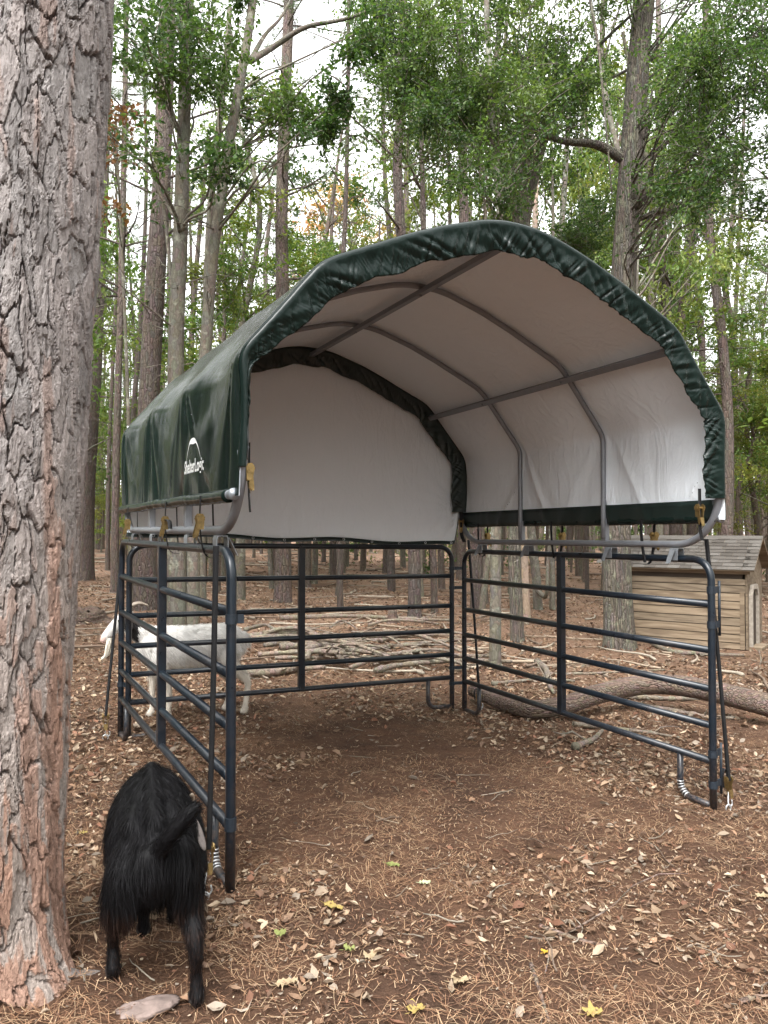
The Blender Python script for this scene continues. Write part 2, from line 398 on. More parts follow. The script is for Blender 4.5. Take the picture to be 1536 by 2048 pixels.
# ------------------------------------------------------------------ corral panels
RAILS = (1.295, 1.005, .762, .531, .308)
RP = .0235
def arc_path(c, a, b, r, n=7):
    """quarter turn about c from direction a to direction b"""
    return [c + r * (math.cos(t) * a + math.sin(t) * b) for t in np.linspace(0, math.pi / 2, n)]
def corral_panel(A, B, label, mid=.5, feet=(True, True)):
    A = np.asarray(A, float); B = np.asarray(B, float); root = thing('corral_panel', A, label, 'corral panel', 'navy tube corral panels of the shelter')
    u = unit(np.append((B - A)[:2], 0)); L = np.linalg.norm((B - A)[:2]); base = lambda s: A + (B - A) * (s / L)
    nrm = np.array([-u[1], u[0], 0])
    rc = .13; up = ZUP
    At, Bt = A + up * (H - RP), B + up * (H - RP); du = unit(Bt - At)
    path = [A - up * .02, A + up * .4, At - up * rc] + arc_path(At - up * rc + du * rc, -du, up, rc)[1:] + [At + du * (L * .5)] + \
           arc_path(Bt - up * rc - du * rc, up, du, rc) + [B + up * .4, B - up * .02]
    part('frame_tube', MB().tube(path, RP, 14), M_NAVY, root)
    for z in RAILS:
        part('rail', MB().tube([A + up * z + du * .01, B + up * z - du * .01], .0225, 12), M_NAVY, root)
    m = base(L * mid); zt, zb = H - .03, RAILS[-1] - .012
    st = part('stiffener', MB().box(m + up * (zt + zb) / 2, du * .029, nrm * .0255, up * (zt - zb) / 2), M_NAVY, root, False)
    bv = st.modifiers.new('b', 'BEVEL'); bv.width = .006; bv.segments = 2
    for s, sg, on in ((0, 1, feet[0]), (L, -1, feet[1])):
        if not on: continue
        p = base(s); q = p + sg * du * .265; d = sg * du; rr = .085
        path = [q + up * RAILS[-1], q + up * (.03 + rr)] + arc_path(q - d * rr + up * (.03 + rr), d, -up, rr)[1:] + [p + up * .03]
        part('foot_loop', MB().tube(path, .0205, 12), M_NAVY, root)
    return root, u, nrm, L
pl, ul, nl, Ll = corral_panel(NL, BL, 'navy tube corral panel on the goat side, receding behind the black goat', .495)
pb, ub, nb, Lb_ = corral_panel(BKL, BKR, 'navy tube corral panel closing the back of the shelter', .487)
pr, ur, nr_, Lr = corral_panel(NR, BR, 'navy tube corral panel in front of the wooden animal hut and fallen log', .5)

def collar(root, post, z, d, ln=.085, hh=.022):
    """a clamp band round a post with a tab sticking out along d"""
    c = post + ZUP * z; mb = MB(); ang = np.linspace(0, 2 * math.pi, 17)[:-1]
    mb.tube([c - ZUP * hh, c + ZUP * hh], RP + .0045, 16)
    s = np.cross(ZUP, d); mb.box(c + d * (RP + ln / 2), d * (ln / 2), s * .005, ZUP * hh * .95)
    o = part('collar', mb, M_NAVYSEAL, root, False); return o
fdir = unit(np.append((NR - NL)[:2], 0))
collar(pl, NL, 1.262, fdir, .035); collar(pl, NL, .325, fdir, .004, .03)
ext = unit(np.append((NR - BR)[:2], 0)); hd = unit(fdir * .9 - ext * .2)
for zs in ((1.385, 1.165), (.355, .165)):
    for z in zs: collar(pr, NR, z, hd, .075)
    c = NR + hd * (RP + .072); zt, zb = max(zs) + .055, min(zs) - .075
    part('hinge_pin', MB().tube([c + ZUP * zt, c + ZUP * zb], .0085, 10), M_NAVYSEAL, pr)
g2 = unit(np.append((BR - BKR)[:2], 0))
for z in (1.37, 1.18, .40, .25): collar(pb, BKR, z, g2, .09, .016)
for z in (1.30, .42): collar(pl, BL, z, unit(np.append((BKL - BL)[:2], 0)), .06, .018)
# swirl-crimped bands where the tube was bent at a corner (pale worn ridges)
for (root, post, d) in ((pr, NR, -ext), (pl, NL, unit(np.append((BL - NL)[:2], 0)))):
    q = post + d * .265 + ZUP * .115; mb = MB()
    for k in range(6):
        a = k / 5 * 1.2; rr = .085; c = q - d * rr + rr * (math.cos(a) * d - math.sin(a) * ZUP); t = -math.sin(a) * d - math.cos(a) * ZUP
        mb.tube([c - t * .003, c + t * .003], .0225, 12)
    part('bend_ridges', mb, M_WIRE, root)

# ------------------------------------------------------------------ canopy: frame and cover
OV = .10
uL = unit(NL - BL); uR = unit(NR - BR)
Lf = NL + uL * OV; Rf = NR + uR * OV; Lb = BL - uL * .03 + np.array([0, .03, 0]); Rb = BR - uR * .06
LEN = 3.13
PROF = [(-1, 1.83), (-1, 2.10), (-1, 2.45), (-.985, 2.51), (-.88, 2.71), (-.765, 2.93), (-.735, 2.972), (-.69, 3.012), (-.61, 3.068), (-.46, 3.175), (-.31, 3.270), (-.14, 3.352), (-.07, 3.371), (0, 3.375)]
PROF = PROF + [(-f, z) for f, z in PROF[-2::-1]]
HW = np.linalg.norm((Rf - Lf)[:2]) / 2
pf = np.array(PROF)
pd = np.concatenate([[0], np.cumsum(np.hypot(np.diff(pf[:, 0]) * HW, np.diff(pf[:, 1])))])
NS = 240
sv = np.linspace(0, pd[-1], NS)
pr2 = np.stack([np.interp(sv, pd, pf[:, 0]), np.interp(sv, pd, pf[:, 1])], 1)
for _ in range(3): pr2[1:-1] = .25 * pr2[:-2] + .5 * pr2[1:-1] + .25 * pr2[2:]
tn = np.gradient(pr2 * [HW, 1], axis=0); tn /= np.linalg.norm(tn, axis=1)[:, None]
pn = np.stack([-tn[:, 1], tn[:, 0]], 1)                       # outward normal in the arch plane
def arch(frac, z, a):
    w = np.asarray(a) / LEN; w = w[..., None]
    L = Lf + (Lb - Lf) * w; R = Rf + (Rb - Rf) * w
    c = (L + R) / 2 + (R - L) / 2 * np.asarray(frac)[..., None]
    c = c.copy(); c[..., 2] += z; return c
EX = unit(np.append((Rf - Lf)[:2], 0)); EY = unit(np.append(((Lb + Rb) - (Lf + Rf))[:2], 0))
RIBS = (0.02, LEN / 3, LEN * 2 / 3, LEN - .03)
SH_L = pd[3]; SH_R = pd[-1] - pd[3]
def cover_disp(S, A):
    """outward displacement of the cloth at arc length S, distance A from the front"""
    d = np.zeros_like(S)
    fr = np.zeros_like(A)
    for r0, r1 in zip(RIBS[:-1], RIBS[1:]):
        k = (A >= r0) & (A <= r1); fr[k] = np.sin(math.pi * (A[k] - r0) / (r1 - r0)) ** 2
    sh = np.exp(-((S - SH_L) / .22) ** 2) + np.exp(-((S - SH_R) / .22) ** 2)
    d -= fr * (.010 + .030 * sh)
    for side, s_sh in ((0, SH_L), (1, SH_R)):
        drop = (s_sh - S) if side == 0 else (S - s_sh)
        wall = sstep(-.12, .10, drop)
        for i, r in enumerate(RIBS):
            ph = np.arctan2(A - r, np.maximum(drop, 0) + .09)
            amp = np.exp(-(ph / .55) ** 2) * wall * np.minimum(1, (np.maximum(drop, 0) + .05) / .25)
            nzv = vnoise(ph * 3.2 + 7 * i + 31 * side, drop * 1.2 + i, 3 + side)
            d += .046 * amp * (np.abs(np.sin(ph * 5.5 + i * 1.7 + nzv * 3)) ** .5 - .65)
        d += wall * (fbm(A * 2.6 + 11 * side, S * .8, 44 + side, 3) - .5) * .036
        # creases gathered into the bottom pocket
        low = sstep(.42, .66, drop)
        d += low * (np.abs(vnoise(A * 17, S * 2, 71 + side) - .5) - .2) * .012
    d += (fbm(A * 3, S * 3, 51, 3) - .5) * .010
    return d
canopy = thing('canopy_shelter', (Lf + Rf + Lb + Rb) / 4 + ZUP * H, 'arched livestock canopy, green outside and pale inside, standing on three corral panels', 'canopy')
NA = 150
av = np.linspace(-.012, LEN, NA)
SS, AA = np.meshgrid(sv, av, indexing='ij')
DD = cover_disp(SS, AA)
FR = np.repeat(pr2[:, 0:1], NA, 1); ZZ = np.repeat(pr2[:, 1:2], NA, 1)
NV3 = pn[:, None, 0:1] * EX + pn[:, None, 1:2] * ZUP
# plane logo area stays calm
calm = np.exp(-(((AA - .80) / .30) ** 4)) * np.exp(-(((ZZ - 2.08) / .16) ** 4)) * (FR < -.9)
DD = DD * (1 - .8 * calm)
OUT = arch(FR, ZZ, AA) + NV3 * (DD + .004)[..., None]
INN = arch(FR, ZZ, AA) + NV3 * (DD - .002)[..., None]
cover = part('roof_cover', MB().grid(OUT), M_TARP, canopy)
liner = part('liner', MB().grid(INN, flip=True), M_LINER, cover)
for fs in (.30, .70):                                    # welded seams of the cloth, running front to back
    k0 = int(NS * fs); part('seam', MB().grid(np.stack([INN[k0, ::3] - NV3[k0, 0] * .0008, INN[k0 + 1, ::3] - NV3[k0, 0] * .0032, INN[k0 + 2, ::3] - NV3[k0, 0] * .0008], 0), flip=True), M_LINER, cover)
# rolled hem over the front rib, gathered towards its inner edge, and the same at the back
def hem(a0, sgn, width, mat, amp, parent, name, n_across=24, taper=True):
    m = NS * 5; s2 = np.linspace(sv[0] + .13, sv[-1] - .13, m)
    fr = np.interp(s2, sv, pr2[:, 0]); zz = np.interp(s2, sv, pr2[:, 1]); nxv = np.interp(s2, sv, pn[:, 0]); nzv = np.interp(s2, sv, pn[:, 1])
    dd = cover_disp(s2, np.full(m, max(a0, 0.0)))
    wsc = np.interp(s2, [sv[0], SH_L - .05, SH_L + .12, SH_L + .55], [.14, .42, .75, 1.0]) if taper else np.ones(m)
    rows = []
    for j in range(n_across):
        t = j / (n_across - 1)
        ang = min(1, t / .28) * math.pi / 2; rad = .028
        inward = rad * (1 - math.cos(ang)) + 0 * wsc if t < .28 else rad + (t - .28) / .72 * (width * wsc - rad)
        fwd = rad * math.sin(ang) if t < .28 else rad - (t - .28) * .035
        wv = np.abs(vnoise(s2 * 30 + t * 3.2, np.full(m, t * 1.5), 91) * 2 - 1) * .75 + np.abs(vnoise(s2 * 64 - t * 4, np.full(m, t * 2.), 95) * 2 - 1) * .22 + np.abs(vnoise(s2 * 11 - t * 3.0, np.full(m, t), 92) * 2 - 1)
        grow = sstep(.15, .75, t)
        wr = amp * (wv - .8) * grow
        inw = inward + (vnoise(s2 * 6, np.full(m, 0.), 93) - .5) * .022 * grow + (vnoise(s2 * 23, np.full(m, 3.), 94) - .5) * .008 * grow
        p = arch(fr, zz, np.full(m, a0)) + (nxv[:, None] * EX + nzv[:, None] * ZUP) * (dd + .004 - inw)[:, None] - sgn * EY * (fwd + wr)[:, None]
        rows.append(p)
    g = np.stack(rows, 1)
    o = part(name, MB().grid(g, flip=(sgn < 0)), mat, parent)
    so = o.modifiers.new('t', 'SOLIDIFY'); so.thickness = .003; so.offset = 0
    return g
hem(0.0, 1, .165, M_TARP, .021, cover, 'gathered_hem')
hem(LEN - .075, 1, .165, M_HEMDARK, .010, cover, 'gathered_hem', taper=False)
# bottom pockets with a pipe in them, and the dark strip folded up inside
for side in (-1, 1):
    for_a = np.linspace(.10, LEN - .05, 120); k = np.full(120, float(side))
    zc = 1.838 + .010 * (vnoise(for_a * 3, for_a * 0, 12 + side) - .5)
    path = arch(k, zc, for_a) + EX * side * (.012 + .006 * (vnoise(for_a * 9, for_a * 0, 13 + side) - .5))[:, None]
    part('hem_pocket', MB().tube(path, .030 + .004 * vnoise(for_a * 30, for_a * 0, 15), 14), M_TARP, cover)
    part('hem_pipe', MB().tube(arch(np.full(2, float(side)), np.array([1.838, 1.838]), np.array([.035, LEN])) + EX * side * .012, .0225, 14), M_GREY, canopy)
    cp = arch(np.array([float(side)]), np.array([1.838]), np.array([.035]))[0] + EX * side * .012
    part('pipe_cap', MB().tube([cp + EY * .004, cp - EY * .012], .0285, 16), M_ZINC, canopy)
    a2 = np.linspace(.04 if side > 0 else .12, LEN - .04, 100); rows = []
    for z in np.linspace(1.815, 1.955, 5):
        rows.append(arch(np.full(100, float(side)), np.full(100, z), a2) + EX * side * (np.minimum(cover_disp(np.full(100, (z - 1.83) if side < 0 else pd[-1] - (z - 1.83)), a2), .0) - .012 - .004 * vnoise(a2 * 7, a2 * 0 + z * 9, 33))[:, None])
    o = part('inner_hem_strip', MB().grid(np.stack(rows, 0)), M_HEMDARK, cover)
    so = o.modifiers.new('t', 'SOLIDIFY'); so.thickness = .003; so.offset = 0
# frame: two lower rails curving up at the front, four ribs, three purlins
INS = .034
for side in (-1, 1):
    c0 = arch(np.array([float(side)]), np.array([1.672]), np.array([0.0]))[0] - EX * side * INS * .6
    cb = arch(np.array([float(side)]), np.array([1.672]), np.array([LEN - .03]))[0] - EX * side * INS * .6
    du = unit(cb - c0); rr = .33; f0 = c0 + du * .015; b0 = cb
    path = [f0 + ZUP * (rr + .06) + EX * -side * .012, f0 + ZUP * (rr + .03), f0 + ZUP * rr] + arc_path(f0 + ZUP * rr + du * rr, -du, -ZUP, rr, 12)[1:] + [f0 + du * 1.5] + \
           arc_path(b0 + ZUP * rr - du * rr, -ZUP, du, rr, 12) + [b0 + ZUP * (rr + .05)]
    part('lower_rail', MB().tube(path, .0235, 14), M_GREY, canopy)
    for r in RIBS[1:3]:
        p = c0 + du * (r)
        part('rib_foot', MB().box(p + ZUP * .10, du * .024, EX * .018, ZUP * .085), M_GREY, canopy, False)
    for a in (.36, .98, LEN * 2 / 3 - .1, LEN - .42):
        p = c0 + du * a; mb = MB(); q = p - ZUP * .055
        out = EX * side
        mb.prism([(-.030, -.05), (-.030, .012), (-.024, .030), (.024, .030), (.030, .012), (.030, -.05), (.026, -.05), (.026, .010), (.021, .025), (-.021, .025), (-.026, .010), (-.026, -.05)], q - du * .035, EX, ZUP, du * .07)
        mb.prism([(-.022, 0), (.022, 0), (.018, -.10), (-.018, -.10)], q - out * .034 + ZUP * .02, du, unit(ZUP + out * .5), -out * .004)
        part('hook_bracket', mb, M_ZINC, canopy, False)
for i, r in enumerate(RIBS):
    k = slice(8, NS - 8) if i in (0, 3) else slice(2, NS - 2)
    fr = pr2[k, 0]; zz = pr2[k, 1]; n2 = pn[k]
    pth = arch(fr, zz, np.full(len(fr), r + (.0 if i else .0))) - (n2[:, :1] * EX + n2[:, 1:] * ZUP) * INS
    if i in (1, 2):
        pth = np.vstack([pth[:1] - ZUP * .16, pth, pth[-1:] - ZUP * .16])
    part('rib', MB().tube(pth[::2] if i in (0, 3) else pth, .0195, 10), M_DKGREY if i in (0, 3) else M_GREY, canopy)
def prof_at(s):
    return np.interp(s, sv, pr2[:, 0]), np.interp(s, sv, pr2[:, 1]), np.interp(s, sv, pn[:, 0]), np.interp(s, sv, pn[:, 1])
for s in (sv[-1] / 2, pd[-1] - pd[5] + .05, pd[5] - .05):
    f, z, n0, n1 = prof_at(s); nn = n0 * EX + n1 * ZUP
    pth = arch(np.array([f, f]), np.array([z, z]), np.array([.03, LEN - .04])) - nn * (INS + .034)
    d = unit(pth[1] - pth[0]); b = np.cross(d, nn)
    part('purlin', MB().box(pth.mean(0), d * np.linalg.norm(pth[1] - pth[0]) / 2, b * .021, nn * .016), M_GREY, canopy, False)
    for r in RIBS[1:3]:
        c = pth[0] + d * r; part('purlin_bolt', MB().tube([c - nn * .016, c - nn * .026], .009, 8), M_ZINC, canopy, False)
# end wall
ew_a = LEN - .02; nz_ = 40
frs = np.linspace(-.985, .985, 90); top = np.array([np.interp(abs(f), np.abs(pr2[:NS // 2][::-1, 0]), pr2[:NS // 2][::-1, 1]) if abs(f) < .97 else 2.55 for f in frs])
rows = []
for j in range(nz_):
    t = j / (nz_ - 1); bot = np.full(90, 1.645) + .35 * sstep(.93, .985, frs) ** 1.5 + .012 * np.sin(frs * 9)
    z = bot + (top - .02 - bot) * t
    pl_ = arch(frs, z, np.full(90, ew_a))
    pull = np.exp(-((frs - .95) / .25) ** 2) * np.exp(-((z - 1.95) / .35) ** 2)
    fan = np.arctan2(z - 2.0, .98 - frs)
    wv = .012 * (fbm(frs * 3, z * 2, 61, 4) - .5) * 2 + .010 * pull * np.sin(fan * 16) + .007 * np.abs(np.sin(frs * 31 + np.sin(z * 2) * 2)) * sstep(2.1, 1.7, z) + .012 * (fbm(frs * 6 + z, z * .6, 64, 2) - .5)
    rows.append(pl_ - EY * (wv)[:, None])
gw = np.stack(rows, 1)
ew = part('end_wall', MB().grid(gw), M_LINER, canopy); so = ew.modifiers.new('t', 'SOLIDIFY'); so.thickness = .003; so.offset = 0
edge = gw[:, 0] - EY * .008
part('end_wall_hem', MB().grid(np.stack([edge - ZUP * .018, edge + ZUP * .016, edge + ZUP * .016 + EY * .004, edge - ZUP * .018 + EY * .004], 1)), M_HEMDARK, ew)
for k in range(6, 88, 8):
    c = edge[k] - EY * .003; ring = [c + .010 * (math.cos(t) * EX + math.sin(t) * ZUP) for t in np.linspace(0, 2 * math.pi, 11)]
    part('grommet', MB().tube(ring, .0025, 5, False), M_WIRE, ew)
# print on the left wall: arch mark and lettering
UDIR = unit(Lf - Lb)
def on_left(a, z, lift=.004):
    a = np.asarray(a, float); z = np.asarray(z, float)
    s = np.interp(z, pr2[:NS // 4, 1], sv[:NS // 4])
    ia = np.clip((a - av[0]) / (av[1] - av[0]), 0, NA - 1.001); js = np.clip(s / (sv[1] - sv[0]), 0, NS - 1.001)
    i0 = ia.astype(int); j0 = js.astype(int); fi = (ia - i0)[:, None]; fj = (js - j0)[:, None]
    q = (OUT[j0, i0] * (1 - fi) + OUT[j0, i0 + 1] * fi) * (1 - fj) + (OUT[j0 + 1, i0] * (1 - fi) + OUT[j0 + 1, i0 + 1] * fi) * fj
    return q - EX * lift
cu = bpy.data.curves.new('lettering', 'FONT'); cu.body = 'ShelterLogic'; cu.size = 1.0; cu.resolution_u = 3; cu.offset = .018
to = bpy.data.objects.new('lettering_tmp', cu); COL.objects.link(to); bpy.context.view_layer.update()
tm = bpy.data.meshes.new_from_object(to.evaluated_get(bpy.context.evaluated_depsgraph_get()))
co = np.zeros(len(tm.vertices) * 3); tm.vertices.foreach_get('co', co); co = co.reshape(-1, 3)
bpy.data.objects.remove(to)
x0, x1 = co[:, 0].min(), co[:, 0].max()
az = .995 - (co[:, 0] - x0) / (x1 - x0) * .40; zz_ = 1.992 + co[:, 1] * .102
w3 = on_left(az, zz_) - wloc(canopy); tm.vertices.foreach_set('co', w3.ravel()); tm.update(); tm.name = 'lettering'
lo = put('lettering', tm, M_WHITE, cover)
# the arch mark: fat at its crown, tapering to both feet
tt = np.linspace(0, 1, 40); ox, oz = [], []
def mark(t): return .955 - .30 * t, 2.062 + .118 * np.sin(math.pi * np.clip(t, 0, 1)) ** .75 * (1 - .10 * (t - .5))
ax_, zx_ = mark(tt); wth = .005 + .030 * np.sin(math.pi * tt) ** 5
inn = on_left(.80 + (ax_ - .80) * (1 - .10 * np.sin(math.pi * tt)), zx_ - wth); outp = on_left(ax_, zx_)
part('arch_mark', MB().grid(np.stack([outp, inn], 1)), M_WHITE, cover)

# ------------------------------------------------------------------ ratchet straps
def ribbon(mb, pts, side, w=.0125, th=.0012):
    pts = np.asarray(pts, float); s = np.asarray(side, float); t = np.gradient(pts, axis=0)
    n = np.cross(t, s); n /= np.linalg.norm(n, axis=1)[:, None] + 1e-9
    ring = np.stack([pts - s * w - n * th, pts + s * w - n * th, pts + s * w + n * th, pts - s * w + n * th], 0)
    mb.grid(ring, cu=True)
def ratchet_mesh(mb, c, up, side, out, sc=1.0):
    """c: axle centre; up: along the strap; side: along the axle; out: away from what it lies on"""
    up, side, out = [unit(q) * sc for q in (up, side, out)]
    for s in (-1, 1):
        o = c + side * (.017 * s)
        mb.prism([(-.016, -.055), (.012, -.055), (.018, -.01), (.020, .012), (.008, .026), (-.012, .024), (-.020, .008)], o, out, up, side * .003 * s)
        ang = np.linspace(0, 2 * math.pi, 19)[:-1]; rr = np.where(np.arange(18) % 2 == 0, .022, .0185)
        mb.prism(np.stack([np.cos(ang) * rr, np.sin(ang) * rr], 1), c + side * (.0225 * s), out, up, side * .003 * s)
    mb.tube([c - side * .028, c + side * .028], .009, 10)
def ratchet_handle(mb, c, up, side, out, ang=.35):
    up, side, out = [unit(q) for q in (up, side, out)]
    d = unit(-up * math.cos(ang) + out * math.sin(ang)); n = unit(np.cross(d, side))
    for s in (-1, 1):
        mb.prism([(-.012, -.005), (.012, -.005), (.009, .085), (-.006, .105), (-.011, .085)], c + side * .013 * s, n, d, side * .0025 * s)
    mb.prism([(-.013, .060), (.013, .060), (.014, .09), (.008, .112), (-.008, .112), (-.014, .09)], c + n * .009, side, d, n * .003)
def ratchet(parent, c, up, side, out, ang=.35):
    mb = MB(); ratchet_mesh(mb, c, up, side, out); r = part('ratchet', mb, M_GOLD, parent, False)
    mb = MB(); ratchet_handle(mb, c, up, side, out, ang); part('handle', mb, M_GOLD, r, False)
def short_strap(a, side, label, zr=1.75, tail=False):
    top = arch(np.array([float(side)]), np.array([1.845]), np.array([a]))[0] + EX * side * .045
    bot = arch(np.array([float(side)]), np.array([1.575]), np.array([a + .01]))[0] + EX * side * .02
    du = unit(Lb - Lf) if side < 0 else unit(Rb - Rf); out = EX * side
    root = thing('ratchet_strap', bot, label, 'ratchet strap', 'short straps lacing the cover to the rails')
    mid = top * .58 + bot * .42 + out * .012; mb = MB()
    ribbon(mb, spline([top, top * .8 + mid * .2, mid + ZUP * .02], 8), du)
    ribbon(mb, spline([mid - ZUP * .04, bot + out * .008, bot - ZUP * .04 - out * .02, bot - ZUP * .045 - out * .06], 10), du)
    b2 = bot - out * .055 - ZUP * .03; t2 = top - out * .075 + du * .05
    ribbon(mb, spline([b2, (b2 + t2) / 2 + du * .01, t2], 8), du)
    part('webbing', mb, M_STRAP, root)
    if tail:
        mb = MB(); ribbon(mb, spline([mid, mid - du * .06 + ZUP * .004, mid - du * .12 - ZUP * .01, mid - du * .14 - ZUP * .05], 10), out); part('loose_tail', mb, M_STRAP, root)
    ratchet(root, mid, ZUP, du, out, .25)
short_strap(.49, -1, 'short ratchet strap on the goat side, nearest the front corner')
short_strap(1.30, -1, 'short ratchet strap with a loose tail, middle of the three below the printed cover', tail=True)
short_strap(2.62, -1, 'short ratchet strap below the printed cover, farthest toward the back corner')
short_strap(.62, 1, 'short ratchet strap in front of the shingled hut roof')
short_strap(1.62, 1, 'short ratchet strap left of the thick oak trunk, between the two ribs')
short_strap(2.72, 1, 'short ratchet strap nearest the back corner on the hut side')
def corner_ratchet(c, out, side, label):
    root = thing('corner_ratchet', c - ZUP * .1, label, 'ratchet', 'ratchets at the canopy corners')
    mb = MB(); ribbon(mb, spline([c + ZUP * .12, c + ZUP * .05, c], 5), side); ribbon(mb, spline([c, c - ZUP * .12, c - ZUP * .2 + side * .02], 5), side)
    part('webbing', mb, M_STRAP, root); ratchet(root, c, ZUP, side, out, .12)
corner_ratchet(Lf + ZUP * 1.955 + EX * .055 + EY * .02, EX, -EY, 'gold ratchet hanging inside the front corner beside the printed cover')
corner_ratchet(Rf + ZUP * 1.90 - EX * .17 + EY * .03, -EY, EX, 'gold ratchet on the dark inner strip at the front corner near the hut')
corner_ratchet(Rb + ZUP * 1.87 - EX * .05 - EY * .09, -EX - EY, EX - EY, 'gold ratchet where end wall meets the side wall at the back corner')
def long_strap(top, rat, anchor, side, out, label, w=.0125):
    root = thing('tie_down_strap', anchor, label, 'tie-down strap', 'long straps anchoring the canopy to the ground')
    mb = MB(); pts = spline([top, (top * .5 + rat * .5) + out * .008, rat], 14); ribbon(mb, pts, side, w); 
    ribbon(mb, spline([top + side * .003 + out * .010, (top * .55 + rat * .45) + side * .003 + out * .016, rat + out * .012], 12), side, w)
    ribbon(mb, spline([rat + ZUP * .03, rat + ZUP * .08 - side * .03, rat + ZUP * .03 - side * .055, rat - ZUP * .04 - side * .045], 9), unit(out), w)
    part('webbing', mb, M_STRAP, root)
    ratchet(root, rat, ZUP, side, out, .18)
    hk = [rat - ZUP * .06, rat * .4 + anchor * .6 + ZUP * .01, anchor + ZUP * .035, anchor + ZUP * .018 + side * .018, anchor + ZUP * .035 + side * .034, anchor + ZUP * .06 + side * .03]
    part('wire_hook', MB().tube(spline(hk, 20), .004, 6), M_WIRE, root)
    ring = [anchor + ZUP * .012 + .022 * (math.cos(t) * side + math.sin(t) * ZUP) for t in np.linspace(0, 2 * math.pi, 15)]
    part('ground_eye', MB().tube(ring, .005, 6, False), M_WIRE, root)
def gp(px, py):
    return ground_at(px, py)
e1 = gp(408, 1800); long_strap(NL + ZUP * 1.60 - EX * .075 + EY * .0, P(417, 1697, 3.52), e1, EX, -EY, 'black tie-down strap hanging along the front post beside the black goat', .0105)
e2 = gp(211, 1478); long_strap(P(245, 1086, 6.30), P(211, 1432, 6.12), e2, EX, -EY, 'black tie-down strap crossing the white goat\'s face at the back corner', .010)
e3 = gp(960, 1420); long_strap(P(936, 1080, 7.62), P(958, 1392, 7.72), e3, EX, -EY, 'black tie-down strap behind the back corner foot loop near the log', .010)
e4 = gp(1457, 1620); long_strap(P(1411, 1078, 4.93), P(1456, 1560, 4.98), e4, EX, -EY, 'black tie-down strap leaning beside the hinge pins of the hut side post', .0115)

# ------------------------------------------------------------------ trees
def trunk_grid(path, radii, nseg=20, rough=.06, seed=0, flare=0., lobes=5):
    path = np.asarray(path, float); m = len(path)
    t = np.gradient(path, axis=0); t /= np.linalg.norm(t, axis=1)[:, None]
    u = np.cross(t, np.array([0, 1., 0])); u /= np.linalg.norm(u, axis=1)[:, None]; w = np.cross(t, u)
    ang = np.arange(nseg) * 2 * math.pi / nseg
    hgt = path[:, 2] - path[0, 2]
    A, Hh = np.meshgrid(ang, hgt, indexing='ij')
    nz = fbm(np.cos(A) * 2.2 + seed, Hh * 1.3 + np.sin(A) * 2.2, seed, 3) - .5
    rr = radii[None, :] * (1 + rough * 2 * nz)
    if flare:
        rr = rr + radii[0] * flare * np.exp(-Hh / (radii[0] * 1.6)) * (.55 + .45 * np.cos(A * lobes + seed))
    return path[None] + rr[..., None] * (np.cos(A)[..., None] * u[None] + np.sin(A)[..., None] * w[None])
def limb_path(p0, p1, n=10, sag=.08, rng=None):
    p0 = np.asarray(p0); p1 = np.asarray(p1); L = np.linalg.norm(p1 - p0); rng = rng or RNG
    k = [p0 + (p1 - p0) * f + rng.normal(0, .05 * L, 3) * math.sin(math.pi * f) + ZUP * sag * L * math.sin(math.pi * f) for f in (0, .2, .45, .7, 1)]
    return spline(k, n)
def leaf_arrays(base, dirs, size, rng, fold=.25, wid=.27):
    n = len(base); d = dirs / (np.linalg.norm(dirs, axis=1)[:, None] + 1e-9)
    r = rng.normal(0, 1, (n, 3)); r[:, 2] *= .45; side = np.cross(d, r); side = np.cross(np.cross(d, ZUP) * .0 + rng.normal(0, .55, (n, 3)) + ZUP, d)
    side /= np.linalg.norm(side, axis=1)[:, None] + 1e-9
    up = np.cross(d, side); s = size[:, None]
    tip = base + d * s; mid = base + d * s * .45
    l = mid + side * s * wid + up * s * fold * .4; q = mid - side * s * wid + up * s * fold * .4
    v = np.stack([base, l, tip, q], 1).reshape(-1, 3)
    i = np.arange(n)[:, None] * 4
    f = np.concatenate([i + [0, 2, 1], i + [0, 3, 2]], 0)
    return v, f
GREENS = np.array([(.038, .074, .024), (.055, .103, .029), (.084, .136, .037), (.031, .061, .025), (.115, .158, .045)])
LIGHTS = np.array([(.095, .165, .045), (.13, .20, .052), (.17, .22, .065), (.075, .135, .045), (.20, .225, .07)])
YELLOWS = np.array([(.135, .185, .040), (.19, .205, .045), (.10, .165, .040), (.22, .20, .055), (.075, .14, .035)])
DEADS = np.array([(.16, .065, .035), (.11, .05, .03), (.21, .10, .05)])
REDS = np.array([(.42, .16, .10), (.45, .24, .12), (.30, .25, .08)])
